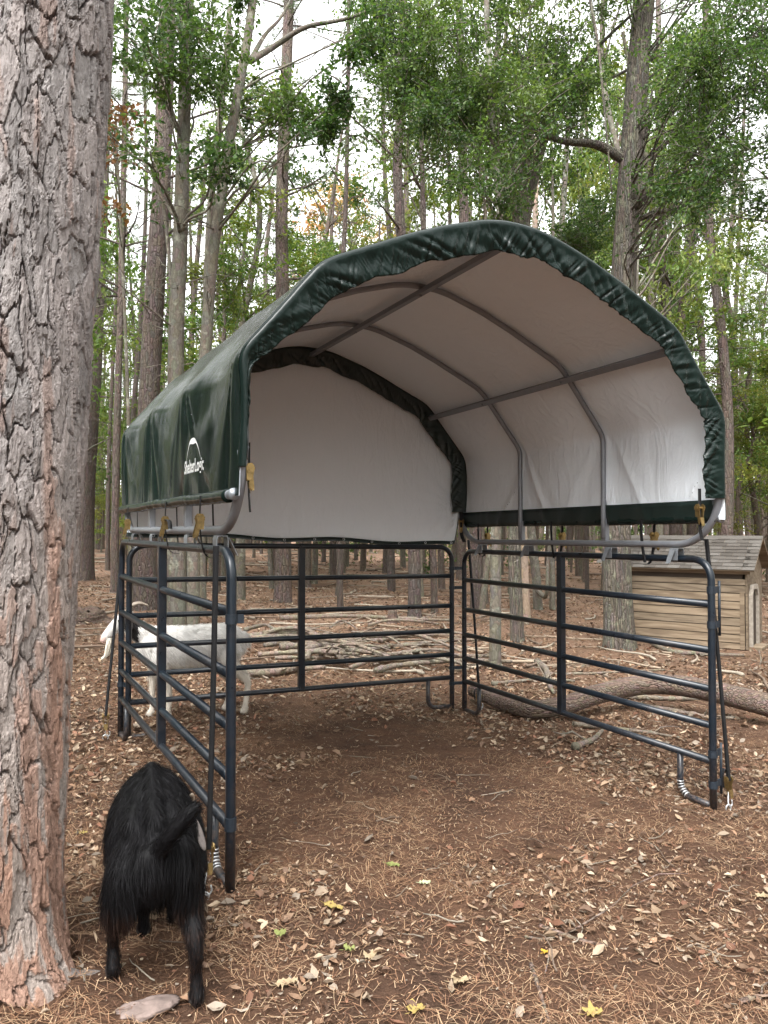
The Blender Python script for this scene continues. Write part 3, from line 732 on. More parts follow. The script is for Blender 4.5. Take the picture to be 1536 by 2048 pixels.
def clump(center, rad, nleaf, rng, size=.075, pal=GREENS, ntwig=14, flat=.65, up=.15):
    """twigs and leaves filling an uneven ellipsoid; returns leaf arrays and twig paths"""
    c = np.asarray(center); per = max(3, nleaf // ntwig); V = []; D = []; tw = []
    for k in range(ntwig):
        d = rng.normal(0, 1, 3); d[2] = d[2] * flat + up; d /= np.linalg.norm(d)
        L = rad * rng.uniform(.55, 1.15); p0 = c + rng.normal(0, .22 * rad, 3) * [1, 1, .6]
        bend = rng.normal(0, .25, 3) - ZUP * .18
        f = np.linspace(0, 1, 6)[:, None]; pth = p0 + d * L * f + bend * L * f ** 2 * .5
        tw.append(pth)
        ft = rng.uniform(.12, 1.05, per)[:, None]
        pos = p0 + d * L * ft + bend * L * ft ** 2 * .5 + rng.normal(0, .035 + .05 * rad, (per, 3)) * [1, 1, .7]
        dr = d * .5 + rng.normal(0, .75, (per, 3)) - ZUP * .25
        V.append(pos); D.append(dr)
    V = np.concatenate(V); D = np.concatenate(D)
    sz = size * rng.uniform(.6, 1.3, len(V))
    v, f = leaf_arrays(V, D, sz, rng)
    hue = pal[rng.integers(0, len(pal))] * .5 + pal[rng.integers(0, len(pal), len(V))] * .5
    t = np.repeat(hue * rng.uniform(.7, 1.3, (len(V), 1)), 4, 0)
    return v, f, t, tw
def merge(parts):
    V = []; Fc = []; T = []; n = 0
    for v, f, t in parts: V.append(v); Fc.append(f + n); T.append(t); n += len(v)
    return np.concatenate(V), np.concatenate(Fc), np.concatenate(T)
def tuft_arrays(pos, axis, rng, nn=18, ln=.2, wd=.004):
    """pine needle tufts: thin triangles fanning from each point"""
    n = len(pos); p = np.repeat(pos, nn, 0); a = np.repeat(axis, nn, 0)
    d = a * .8 + rng.normal(0, .75, (n * nn, 3)); d /= np.linalg.norm(d, axis=1)[:, None]
    L = ln * rng.uniform(.6, 1.2, (n * nn, 1)); s = np.cross(d, rng.normal(0, 1, (n * nn, 3))); s /= np.linalg.norm(s, axis=1)[:, None]
    q = p + rng.normal(0, .02, p.shape)
    v = np.stack([q - s * wd, q + s * wd, q + d * L - ZUP * (L * .12)], 1).reshape(-1, 3)
    f = np.arange(n * nn * 3).reshape(-1, 3); return v, f

def hero_tree(name, px_path, label, cat, d, r0, mat, top_z=15., r_top=.5, nseg=22, flare=.25, rough=.06, lean_d=0., seed=1, lobes=5, group=None, off=0.0):
    """trunk through the photographed pixels at its own distance, carried on above the frame"""
    b = ground_at(*px_path[0]) if d is None else P(*px_path[0], d)
    d0 = b[1]; b[2] = gz(b[0], b[1]) - .12
    pts = [b] + [P(x, y, d0 + lean_d * i / len(px_path)) for i, (x, y) in enumerate(px_path[1:], 1)]
    last, prev = pts[-1], pts[-2]
    if last[2] < top_z - .5:
        dirn = (last - prev) / (last[2] - prev[2]); hz = top_z - last[2]
        pts += [last + dirn * hz * .5 * np.array([.6, .6, 1]), last + dirn * hz * np.array([.5, .5, 1])]
    path = spline(pts, 70); hg = (path[:, 2] - path[0, 2]) / (path[-1, 2] - path[0, 2])
    rad = r0 * (1 - (1 - r_top) * hg ** .9)
    root = thing(name, (b[0], b[1], b[2] + .12), label, cat, group)
    part('trunk', MB().grid(trunk_grid(path, rad, nseg, rough, seed, flare, lobes), cu=True), mat, root)
    return root, path, rad
def at_z(path, z):
    return np.array([np.interp(z, path[:, 2], path[:, i]) for i in range(3)])
def limb(root, p0, p1, r, mat, sag=.06, n=12, r_end=.3, name='limb', via=None):
    pth = spline([p0] + list(via) + [p1], n * 2) if via is not None else limb_path(p0, p1, n, sag)
    part(name, MB().tube(pth, np.linspace(r, r * r_end, len(pth)), 8), mat, root); return pth
def leafy(root, path, clumps, mat, rng, size=.075, pal=GREENS, per=900, limb_r=.03, twigs=True, drop=1.2, ntwig=14, matl=None):
    """clumps: (centre, radius, leaves); every clump gets a limb back to the trunk"""
    parts = []; tw = MB()
    for c, rd, nl_ in clumps:
        c = np.asarray(c); z0 = np.clip(c[2] - drop * rng.uniform(.5, 1.2), path[3, 2], path[-1, 2]); p0 = at_z(path, z0)
        limb(root, p0, c, limb_r * rng.uniform(.7, 1.2), mat, .05)
        v, f, t, tws = clump(c, rd, nl_, rng, size, pal, ntwig); parts.append((v, f, t))
        for q in tws: tw.tube(q, np.linspace(.007, .002, len(q)), 4, False)
    v, f, t = merge(parts); off = wloc(root)
    put('crown', np_mesh('crown', v - off, f, t), matl or MLEAF, root)
    tag(part('twigs', tw, mat, root), kind='stuff')
def px_clumps(spec, rng, per=900, rad=.6, jd=1.2):
    """scatter clumps inside photographed boxes (x0, x1, y0, y1, depth, n): each at its own distance"""
    out = []
    for x0, x1, y0, y1, d, n in spec:
        for _ in range(n):
            out.append((P(rng.uniform(x0, x1), rng.uniform(y0, y1), d + rng.uniform(-jd, jd)), rad * rng.uniform(.7, 1.25), int(per * rng.uniform(.7, 1.3))))
    return out

# --- the big pine in front: bark plates modelled
def voronoi_plates(U, V, cw, ch, seed, period):
    gu = U / cw; gv = V / ch; nper = int(round(period / cw)); iu = np.floor(gu); iv = np.floor(gv)
    F1 = np.full(U.shape, 9.); F2 = np.full(U.shape, 9.); ID = np.zeros(U.shape)
    for du in (-1, 0, 1):
        for dv in (-1, 0, 1):
            a = iu + du; b = iv + dv; aw = np.mod(a, nper)
            cx = a + .15 + .7 * hash2(aw, b, seed); cy = b + .1 + .8 * hash2(aw, b, seed + 1)
            dd = np.hypot(gu - cx, gv - cy); hid = hash2(aw, b, seed + 2)
            k = dd < F1; F2 = np.where(k, F1, np.minimum(F2, dd)); ID = np.where(k, hid, ID); F1 = np.where(k, dd, F1)
    return F1, F2, ID
def big_pine():
    R = .305; dep = 2.78; nzz = 780
    zb, zt = -.25, 4.5
    th = np.concatenate([np.linspace(-2.75, .70, 330), np.linspace(.70, 2 * math.pi - 2.75, 62)[1:-1]]); zv = np.linspace(zb, zt, nzz); TH, Z = np.meshgrid(th, zv, indexing='ij')
    per = 2 * math.pi * R; U = TH * R
    wu = (fbm(np.cos(TH) * 3 + 5, Z * 2.2 + np.sin(TH) * 3, 201, 6) - .5) * .13 + (fbm(np.cos(TH) * 14, Z * 12 + np.sin(TH) * 14, 211, 4) - .5) * .030
    wv_ = (fbm(np.cos(TH) * 4, Z * 3 + np.sin(TH) * 4, 202, 6) - .5) * .26 + (fbm(np.cos(TH) * 12 + 3, Z * 10 + np.sin(TH) * 12, 212, 4) - .5) * .06
    F1, F2, ID = voronoi_plates(U + wu, Z + wv_, per / 36, .21, 301, per)
    G1, G2, ID2 = voronoi_plates(U + wu * 1.7, Z + wv_ * 1.3 + wu * 1.5, per / 42, .11, 302, per)
    H1, H2, ID3 = voronoi_plates(U + wu * 2.2, Z + wv_ * 1.6 - wu, per / 95, .045, 303, per)
    big = .25 + .75 * sstep(.30, .65, fbm(np.cos(TH) * 2.5 + 2, Z * 1.1 + np.sin(TH) * 2.5, 213, 3))
    e1 = sstep(.005, .035 + .085 * big, F2 - F1); e2 = sstep(.0, .08, G2 - G1)
    nz = fbm(np.cos(TH) * 30, Z * 20 + np.sin(TH) * 30, 203, 5) - .5
    hgt = (.010 + .015 * big) * (e1 - 1) + .010 * (ID - .5) + .004 * (e2 - 1) + .012 * (np.floor(ID2 * 4) / 4 - .4) * e1 + .006 * (ID3 - .5) + .010 * nz
    flare = .055 * np.exp(-(Z - 0) / .16) * (.7 + .45 * np.cos(TH * 4 + 1.0)) * (Z < 1.5)
    rad = R * (1 - .012 * Z) + hgt + np.clip(flare, 0, .4)
    # axis read from the photograph: right edge x = 215 at the top, 125 low down
    cx = lambda z: np.interp(z, [-.3, 0, .9, 3.7, 4.6], [-1.505, -1.495, -1.468, -1.325, -1.285])
    X = cx(Z) + rad * np.cos(TH); Y = dep + rad * np.sin(TH) + .02 * Z
    g0 = gz(-1.5, dep)
    pts = np.stack([X, Y, Z + g0 + .02], -1)
    grey = np.array([.274, .268, .264]); dk = np.array([.165, .156, .152]); pink = np.array([.325, .300, .290]); ora = np.array([.33, .180, .118]); tan = np.array([.36, .295, .24])
    low = sstep(2.1, .2, Z + (fbm(np.cos(TH) * 2, Z * 1.4 + np.sin(TH) * 2, 207, 3) - .5) * 1.2)
    pn_ = fbm(np.cos(TH) * 7, Z * 2.6 + np.sin(TH) * 7, 208, 4)
    col = grey + (pink - grey) * ID[..., None]; col = col + (dk - col) * (sstep(.6, .95, ID2) * .7)[..., None]
    col = col + (tan - col) * (low * .45)[..., None]
    col = col + (ora - col) * np.clip(low * sstep(.47, .55, pn_ + (ID2 - .5) * .34) * .66 + (1 - low) * sstep(.62, .70, pn_ + (ID2 - .5) * .2) * .25, 0, 1)[..., None]
    col = col + (np.array([.085, .064, .056]) - col) * ((1 - e1) * .65)[..., None]
    root = thing('pine_tree', (-1.495, dep, g0), 'huge foreground pine trunk with deep scaly bark beside the black goat', 'tree')
    off = wloc(root); me = MB().grid(pts - off, cu=True).mesh('trunk', smooth=False); set_tint(me, col.reshape(-1, 3))
    put('trunk', me, MB_BIG, root)
    for pp, r in (([(-1.26, 2.74, .06), (-1.14, 2.76, -.015), (-1.04, 2.79, -.03), (-.94, 2.80, -.05)], .045),):
        k = spline([(a, b, gz(a, b) + c) for a, b, c in pp], 40); rr = np.linspace(r, r * .45, 40); t = np.gradient(k, axis=0); t /= np.linalg.norm(t, axis=1)[:, None]
        uu = np.cross(t, ZUP); uu /= np.linalg.norm(uu, axis=1)[:, None]; ww = np.cross(uu, t); A2, S2 = np.meshgrid(np.arange(22) * 2 * math.pi / 22, np.arange(40) * .012, indexing='ij')
        r2 = rr[None] * (1 + .55 * (fbm(np.cos(A2) * 3 + r * 90, S2 * 9 + np.sin(A2) * 3, 411, 4) - .5)); g = k[None] + r2[..., None] * (np.cos(A2)[..., None] * uu[None] + np.sin(A2)[..., None] * ww[None])
        me = MB().grid(g - off, cu=True).mesh('root'); set_tint(me, np.tile(dk * .75 + tan * .12, (len(me.vertices), 1))); put('root', me, MB_BIG, root)
    top = np.array([cx(4.4), dep + .088, 4.4 + g0]); path = spline([top - ZUP * .3, top, top + [.2, .1, 4], top + [.3, .2, 9]], 30)
    g = trunk_grid(path, np.linspace(R * .93, .15, 30), 24, .05, 5)
    me = MB().grid(g - off, cu=True).mesh('upper_trunk'); set_tint(me, np.tile(grey, (len(me.vertices), 1))); put('upper_trunk', me, MB_BIG, root)
big_pine()

# --- hero trees read from the photograph
r1 = np.random.default_rng(101)
def pine_crown_arrays(rng, z0, z1, nb, rad, lean=(0, 0), ntuft=10, ln=.2, nn=16):
    """branches and needle tufts of a tall pine, about the local origin"""
    tw = MB(); pos = []; ax = []
    for k in range(nb):
        f = rng.uniform(0, 1) ** .8; z = z0 + (z1 - z0) * f; L = rad * (1 - .55 * f) * rng.uniform(.5, 1.1)
        a = rng.uniform(0, 2 * math.pi); d = np.array([math.cos(a), math.sin(a), rng.uniform(.05, .6)]); d /= np.linalg.norm(d)
        p0 = np.array([lean[0] * f, lean[1] * f, z]); b = rng.normal(0, .15, 3) - ZUP * .1
        t = np.linspace(0, 1, 6)[:, None]; pth = p0 + d * L * t + b * L * t ** 2
        tw.tube(pth, np.linspace(.028, .006, 6) * (1.2 - .5 * f), 5, False)
        for j in range(ntuft):
            q = rng.uniform(.3, 1.02); base = p0 + d * L * q + b * L * q ** 2; sd = rng.normal(0, 1, 3); sd[2] = abs(sd[2]) * .4; sd /= np.linalg.norm(sd)
            l2 = L * .28 * rng.uniform(.2, 1); tip = base + sd * l2
            if j % 2 == 0: tw.tube(np.stack([base, (base + tip) / 2 + [0, 0, .02], tip]), [.006, .004, .003], 4, False)
            for q2 in (1, .75, .5)[:rng.integers(1, 4)]:
                pos.append(base + sd * l2 * q2); ax.append(unit(d * .4 + sd + ZUP * .3))
    v, f = tuft_arrays(np.array(pos), np.array(ax), rng, nn, ln)
    base = np.array([(.055, .095, .040), (.075, .12, .045), (.10, .14, .06), (.12, .13, .06)])
    t = np.repeat(base[rng.integers(0, 4, len(pos))] * rng.uniform(.75, 1.25, (len(pos), 1)), nn * 3, 0)
    return v, f, t, tw
def dead_branches(root, path, rng, n, z0, z1, L, mat, r=.012):
    for k in range(n):
        z = rng.uniform(z0, z1); p = at_z(path, z); a = rng.uniform(0, 2 * math.pi); l = L * rng.uniform(.4, 1.2)
        e = p + np.array([math.cos(a), math.sin(a), rng.uniform(-.25, .45)]) * l
        pt = limb_path(p, e, 9, rng.uniform(-.08, .1), rng); mb = MB().tube(pt, np.linspace(r * rng.uniform(.7, 1.3), .003, 9), 5)
        for j in range(rng.integers(1, 4)):
            i = rng.integers(3, 8); q = pt[i]; e2 = q + (e - p) * rng.uniform(.2, .5) + rng.normal(0, .22 * l, 3)
            mb.tube(limb_path(q, e2, 6, .02, rng), np.linspace(.006, .002, 6), 4, False)
        part('dead_branch', mb, mat, root)
PINES = [
    ([(172, 1160), (174, 1000), (183, 850), (192, 700), (205, 400), (214, 150), (220, 0)], 'dark pine trunk just past the edge of the huge foreground pine', .26, 3),
    ([(229, 1187), (231, 1000), (234, 850), (240, 640), (246, 420), (250, 200)], 'slim pine standing behind the tie-down strap at the back corner', .105, 4),
    ([(289, 1218), (292, 1000), (300, 760), (311, 560), (322, 380), (330, 180), (336, 0)], 'straight reddish pine rising behind the printed cover, left of the paired grey trunks', .245, 5),
    ([(566, 1206), (566, 1000), (565, 620), (563, 450), (568, 250), (576, 60)], 'pine with flared foot standing behind the middle of the back panel', .20, 6),
    ([(830, 1236), (826, 1000), (808, 560), (800, 440), (795, 330), (803, 190), (806, 20)], 'brown pine behind the back panel, near its hut-side post', .135, 7),
    ([(869, 1226), (866, 1100), (858, 900)], 'thin brown pine close beside the stouter one behind the back panel', .075, 8),
    ([(1448, 1120), (1444, 900), (1440, 740), (1450, 600), (1462, 480), (1474, 300)], 'stout pine above the hut ridge at the edge of the canopy', .27, 9),
    ([(1466, 1125), (1467, 900), (1468, 700), (1474, 560), (1482, 380), (1490, 180)], 'narrow straight pine just beyond the stout one above the hut ridge', .17, 10),
]
pine_roots = []
for pth, lab, r0, sd_ in PINES:
    root, path, rad = hero_tree('pine_tree', pth, lab, 'tree', None, r0, MB_PINE, 17, .55, 20, .35, .05, 0, sd_)
    rg = np.random.default_rng(500 + sd_)
    v, f, t, tw = pine_crown_arrays(rg, 7.5, 17.2, 34, 2.6, (0, 0), 9, .22, 14)
    bx = at_z(path, 12) - wloc(root); bx[2] = 0
    put('crown', np_mesh('crown', v + bx, f, t), MPINE, root)
    tw.v = [q + bx + wloc(root) for q in tw.v]; tag(part('branches', tw, MB_PINE, root), kind='stuff')
    dead_branches(root, path, rg, 7, 3.2, 8.5, 1.3, MB_PINE)
    pine_roots.append(root)

# grey-barked pair on the goat side
root, path, rad = hero_tree('grey_tree', [(354, 1263), (353, 1000), (352, 700), (360, 500), (366, 300), (372, 100), (376, 0)], 'upright grey trunk behind the goat-side panel, left one of the close pair', 'tree', None, .165, MB_GREY, 13, .5, 20, .12, .05, 0, 21)
rg = np.random.default_rng(701)
cl = px_clumps([(225, 420, 30, 190, 12, 8), (250, 380, -150, 20, 12.5, 4), (215, 330, 200, 330, 12, 2), (420, 560, 200, 420, 12.6, 3)], rg, 330, .75)
leafy(root, path, cl, MB_GREY, rg, .105, GREENS, limb_r=.03); dead_branches(root, path, rg, 10, 3.5, 8, 1.6, MB_GREY, .014)
limb(root, at_z(path, 4.9), P(205, 255, 11.6), .035, MB_GREY, 0, via=[P(320, 370, 12.8), P(262, 310, 12.2)])
root, path, rad = hero_tree('grey_tree', [(383, 1262), (390, 1000), (411, 700), (425, 520), (447, 360), (468, 230), (488, 120), (503, 20)], 'leaning grey trunk with lichen spots behind the printed cover', 'tree', None, .125, MB_GREY, 12, .5, 20, .12, .05, 0, 22)
rg = np.random.default_rng(702)
p0 = P(500, 122, path[0, 1]); limb(root, p0, P(775, 8, 12.2), .06, MB_GREY, via=[P(545, 95, 13), P(610, 55, 12.8), P(690, 38, 12.5)])
limb(root, p0, P(600, -40, 13.4), .045, MB_GREY, via=[P(530, 70, 13.1), P(565, 30, 13.2)])
limb(root, P(480, 230, path[0, 1]), P(700, 250, 12), .028, MB_GREY, via=[P(560, 250, 12.6), P(640, 225, 12.2)])
cl = px_clumps([(575, 700, 185, 300, 12, 7), (690, 800, 20, 200, 12, 4), (380, 520, 60, 170, 12.5, 3), (480, 660, -120, 0, 13, 3)], rg, 560, .52)
leafy(root, path, cl, MB_GREY, rg, .085, GREENS, limb_r=.022); dead_branches(root, path, rg, 10, 3.4, 8.4, 1.6, MB_GREY, .013)
root, path, rad = hero_tree('grey_tree', [(404, 1232), (402, 1000), (412, 640), (420, 430), (438, 250), (455, 90)], 'thin grey trunk close behind the leaning lichen-spotted one', 'tree', None, .10, MB_GREY, 12, .5, 16, .1, .05, 0, 23)
dead_branches(root, path, np.random.default_rng(703), 9, 3.4, 9, 1.3, MB_GREY, .011)
rg = np.random.default_rng(704); leafy(root, path, px_clumps([(380, 560, 520, 640, 15.5, 5), (400, 520, 690, 800, 16, 3)], rg, 420, .6), MB_GREY, rg, .085, YELLOWS, limb_r=.014)

# mossy sapling, forked tree, pale and dark trunks seen through the hut-side panel
root, path, rad = hero_tree('grey_tree', [(990, 1338), (991, 1200), (992, 1050), (998, 800), (1010, 560), (1000, 420), (985, 250), (975, 60)], 'thin mossy trunk standing behind the hut-side panel, close to its back post', 'tree', None, .078, MB_GREY, 9, .45, 16, .5, .08, 0, 24)
rg = np.random.default_rng(705)
leafy(root, path, px_clumps([(860, 1080, 150, 420, 9.6, 9), (760, 960, 20, 260, 9.6, 8)], rg, 900, .55), MB_GREY, rg, .055, GREENS, limb_r=.016)
root, path, rad = hero_tree('forked_tree', [(1036, 1284), (1030, 1150), (1030, 1000), (1034, 700), (1042, 450), (1052, 330), (1062, 255)], 'brown trunk behind the hut-side panel that forks high above the canopy ridge', 'tree', None, .115, MB_OAK, 6.9, .6, 18, .25, .06, 0, 25)
D0 = path[0, 1]; rg = np.random.default_rng(706); fk = path[-1]
pA = limb(root, at_z(path, 6.4), P(1058, -60, D0), .05, MB_OAK, via=[P(1050, 200, D0), P(1060, 80, D0)])
pB = limb(root, at_z(path, 6.5), P(1330, -30, D0 - 1.2), .055, MB_OAK, via=[P(1100, 215, D0 - .2), P(1195, 95, D0 - .6)])
pC = limb(root, at_z(path, 6.3), P(1420, 70, D0 - 1.0), .045, MB_OAK, via=[P(1110, 235, D0 - .2), P(1235, 150, D0 - .5)])
pD = limb(root, at_z(path, 6.2), P(860, 40, D0 - .8), .04, MB_OAK, via=[P(1010, 215, D0 - .2), P(930, 140, D0 - .5)])
cl = px_clumps([(840, 1210, 0, 200, 11.8, 19), (900, 1190, 200, 420, 12, 10), (700, 860, 40, 300, 11, 8), (960, 1230, -160, 0, 11.5, 8)], rg, 720, .86)
leafy(root, path, cl, MB_OAK, rg, .062, GREENS, limb_r=.016, drop=.5)
root, path, rad = hero_tree('pale_tree', [(1053, 1236), (1049, 1150), (1046, 1060), (1046, 900), (1060, 700)], 'slim pale barkless-looking trunk beside the forked brown trunk', 'tree', None, .10, m_bark('pale_bark', (.22, .17, .13), (.38, .31, .245), (.5, .43, .35), (6, 6, 2), None, .006), 11, .5, 16, .2, .05, 0, 26)
root, path, rad = hero_tree('dark_trunk_tree', [(1077, 1219), (1072, 1150), (1064, 1080), (1060, 950), (1090, 700), (1120, 480)], 'dark leaning trunk with a thin twin stem, left of the panel stiffener', 'tree', None, .115, MB_GREY, 12, .5, 16, .2, .06, 0, 27)
limb(root, at_z(path, .25), P(1112, 1000, 17), .06, MB_GREY, via=[P(1093, 1190, 16.9), P(1096, 1110, 17)])
rg = np.random.default_rng(707); leafy(root, path, px_clumps([(1080, 1260, 330, 520, 15, 8)], rg, 800, .75), MB_GREY, rg, .07, GREENS, limb_r=.02)
root, path, rad = hero_tree('brown_tree', [(955, 1217), (952, 1100), (950, 1000), (940, 800)], 'stout brown trunk right behind the back corner of the panels', 'tree', None, .165, MB_PINE, 15, .5, 18, .2, .05, 0, 28)
root, path, rad = hero_tree('leaning_tree', [(962, 1222), (975, 1130), (990, 1060), (1010, 950)], 'leaning grey stem crossing in front of the stout brown trunk', 'tree', None, .075, MB_GREY, 10, .5, 14, .2, .05, 0, 29)

# the oak with a swollen knot, in front of the hut
root, path, rad = hero_tree('oak_tree', [(1240, 1297), (1236, 1200), (1233, 1080), (1236, 850), (1245, 620), (1250, 500), (1256, 420), (1262, 330), (1270, 220), (1278, 110), (1288, 0)], 'thick oak trunk with ridged bark and a swollen knot, against the hut wall', 'tree', None, .235, MB_OAK, 13, .66, 30, .5, .05, 0, 30, 4)
D0 = path[0, 1]; rg = np.random.default_rng(708)
kn = P(1275, 392, D0 - .12); mb = MB(); uu, vv = np.meshgrid(np.linspace(0, 2 * math.pi, 20)[:-1], np.linspace(.01, math.pi - .01, 12), indexing='ij')
rk = .17 * (1 + .35 * (fbm(uu * 1.5, vv * 2, 77, 3) - .5) * 2); mb.grid(kn + np.stack([rk * np.cos(uu) * np.sin(vv) * .9, rk * np.sin(uu) * np.sin(vv), rk * np.cos(vv) * 1.5], -1), cu=True); part('burl', mb, MB_OAK, root)
limb(root, P(1258, 325, D0), P(1025, 245, D0 - .5), .085, MB_OAK, via=[P(1195, 290, D0 - .1), P(1130, 283, D0 - .2), P(1082, 268, D0 - .4)])
limb(root, P(1264, 300, D0), P(1305, 180, D0 + .1), .05, MB_OAK, via=[P(1292, 262, D0), P(1298, 225, D0)])
limb(root, P(1262, 445, D0), P(1500, 290, D0 - .8), .05, MB_OAK, via=[P(1300, 430, D0 - .1), P(1380, 405, D0 - .3), P(1425, 362, D0 - .5)])
cl = px_clumps([(1350, 1550, 0, 200, 10.5, 15), (1370, 1570, 200, 400, 10.5, 11), (1330, 1540, -170, 0, 10.8, 8), (1180, 1300, -180, -40, 11.8, 5), (1320, 1420, 120, 330, 12.6, 5)], rg, 720, .84)
leafy(root, path, cl, MB_OAK, rg, .062, GREENS, limb_r=.022, drop=.9)
mb = MB(); mb.tube(spline([P(1176, -20, 9.6), P(1196, 90, 9.6), P(1207, 200, 9.5), P(1216, 300, 9.5), P(1224, 390, 9.6)], 24), np.linspace(.020, .008, 24), 6); part('hanging_limb', mb, MB_OAK, root)

# the many-stemmed tree between oak and pines
root, path, rad = hero_tree('multi_stem_tree', [(1352, 1150), (1352, 900), (1350, 690)], 'broad grey tree splitting into several rising stems beyond the canopy shoulder', 'tree', None, .30, MB_OAK, 5.7, .85, 20, .3, .06, 0, 31)
D0 = path[0, 1]; rg = np.random.default_rng(709)
for (pp, r_) in (([(1345, 560), (1335, 400), (1318, 250), (1305, 90)], .14), ([(1352, 540), (1352, 380), (1345, 240), (1340, 60)], .16), ([(1365, 560), (1385, 430), (1400, 330), (1420, 200)], .13), ([(1375, 610), (1420, 500), (1450, 420), (1500, 330)], .10), ([(1330, 560), (1290, 430), (1268, 330)], .07)):
    q = [P(x, y, D0 + i * .15) for i, (x, y) in enumerate(pp)]; limb(root, at_z(path, 5.2), q[-1], r_, MB_OAK, via=q[:-1], r_end=.55, name='stem')
cl = px_clumps([(1290, 1540, 40, 300, D0, 14), (1260, 1400, 500, 640, D0 - 1, 6), (1400, 1540, 300, 480, D0, 5)], rg, 520, .9)
leafy(root, path, cl, MB_OAK, rg, .095, GREENS, limb_r=.03)

# dead brown leaf sprays hanging by the big pine, and the reddening tree beyond
root, path, rad = hero_tree('dead_sapling', [(262, 1160), (258, 900), (250, 640), (240, 420), (232, 260)], 'slender sapling with withered brown leaves beside the huge pine trunk', 'tree', 14.0, .05, MB_GREY, 8.2, .4, 10, .2, .05, 0, 32)
rg = np.random.default_rng(710); leafy(root, path, px_clumps([(208, 262, 220, 430, 13.5, 8)], rg, 75, .60), MB_GREY, rg, .125, DEADS, limb_r=.012)

# ------------------------------------------------------------------ trees farther back: shared shapes, each tree its own object
def far_trunk(seed, hgt, r, nseg=9, lean=.04):
    rg = np.random.default_rng(seed); k = [np.array([0, 0, -.3])]
    for f in (.25, .5, .75, 1): k.append(np.array([rg.normal(0, lean * hgt * f * .6), rg.normal(0, lean * hgt * f * .6), hgt * f]))
    p = spline(k, 26); h = np.clip(p[:, 2] / hgt, 0, 1)
    return p, MB().grid(trunk_grid(p, r * (1 - .62 * h), nseg, .05, seed, .25), cu=True)
FARP, FARB = [], []
for k in range(5):
    p, mb = far_trunk(900 + k, 18, .15); rg = np.random.default_rng(920 + k)
    for j in range(16):
        q = at_z(p, rg.uniform(3, 10)); a = rg.uniform(0, 6.28); e = q + np.array([math.cos(a), math.sin(a), rg.uniform(-.2, .5)]) * rg.uniform(.6, 1.8)
        mb.tube(limb_path(q, e, 5, .03, rg), np.linspace(.018, .004, 5), 4, False)
    v, f, t, tw = pine_crown_arrays(rg, 8.0, 18.3, 30, 2.5, (p[-1, 0], p[-1, 1]), 8, .26, 11)
    tw_m = tw.mesh('limbs'); tw_m.materials.append(MB_PINE)
    FARP.append((mb.mesh('trunk'), np_mesh('crown', v, f, t), tw_m))
for k in range(8):
    p, mb = far_trunk(940 + k, 12, .11, 9, .06); rg = np.random.default_rng(960 + k); parts = []; tw = MB()
    pal = YELLOWS if k in (1, 3, 6) else (REDS if k == 7 else (GREENS if k == 0 else LIGHTS))
    for j in range(22):
        z = rg.uniform(3.2, 12.5); q = at_z(p, max(1.5, z - 1.2)); a = rg.uniform(0, 6.28); e = at_z(p, min(z, 11.8)) + np.array([math.cos(a), math.sin(a), rg.uniform(-.1, .3)]) * rg.uniform(.5, 2.3) * (1.25 - z / 20)
        mb.tube(limb_path(q, e, 6, .04, rg), np.linspace(.03, .006, 6), 4, False)
        v, f, t, tws = clump(e, rg.uniform(.7, 1.15), 420, rg, .105, pal, 9); parts.append((v, f, t))
    FARB.append((mb.mesh('trunk'), np_mesh('crown', *merge(parts)), None))
for i, (a, b, c) in enumerate(FARP): a.materials.append(MB_PINE); b.materials.append(MPINE)
for i, (a, b, c) in enumerate(FARB): a.materials.append(MB_GREY if i % 2 else MB_FAR); b.materials.append(MLEAF)
taken = []
def far_tree(x, y, kind, var, scale, rz, label, group, name):
    a, b, c = (FARP if kind == 'pine' else FARB)[var]
    root = thing(name, (x, y, gz(x, y)), label, 'tree', group, rz); root.scale = (scale[0], scale[0], scale[1])
    o = bpy.data.objects.new('trunk', a); COL.objects.link(o); o.parent = root
    o = bpy.data.objects.new('crown', b); COL.objects.link(o); o.parent = root
    if c is not None: o = bpy.data.objects.new('branches', c); COL.objects.link(o); o.parent = root; o['kind'] = 'stuff'
rf = np.random.default_rng(77); n_ok = 0
bands = [(17, 26, 24, 1.7), (26, 42, 92, 1.3), (42, 70, 185, 1.1)]
for y0, y1, cnt, md in bands:
    got = 0; tries = 0
    while got < cnt and tries < 5000:
        tries += 1
        y = math.sqrt(rf.uniform(y0 ** 2, y1 ** 2)); x = rf.uniform(-.74, .74) * y
        if any((x - a) ** 2 + (y - b) ** 2 < md * md for a, b in taken): continue
        if y < 26 and .02 < x / y < .30 and False: continue
        taken.append((x, y)); got += 1
        pine = rf.uniform() < .58
        s = rf.uniform(.45, 1.35); hs = rf.uniform(.8, 1.15)
        if y < 26:
            lab = 'slim pine among the trees just beyond the brush pile' if pine else 'slim leafy tree among the trees just beyond the brush pile'; grp = 'trees just beyond the yard'
        elif y < 42:
            lab = 'pine in the middle distance of the woods' if pine else 'leafy tree in the middle distance of the woods'; grp = 'trees in the middle distance'
        else:
            lab = 'far matchstick pine at the back of the woods' if pine else 'far leafy tree at the back of the woods'; grp = 'trees at the back of the woods'
        left = x < -.12 * y
        if pine: far_tree(x, y, 'pine', rf.integers(0, 5), (s * 1.0, hs), rf.uniform(0, 6.28), lab, grp, 'pine_tree')
        else:
            var = int(rf.choice([1, 3, 6, 0, 2] if left or x > .40 * y else [0, 2, 4, 5, 1])); far_tree(x, y, 'leaf', var, (s, hs), rf.uniform(0, 6.28), lab, grp, 'leafy_tree')
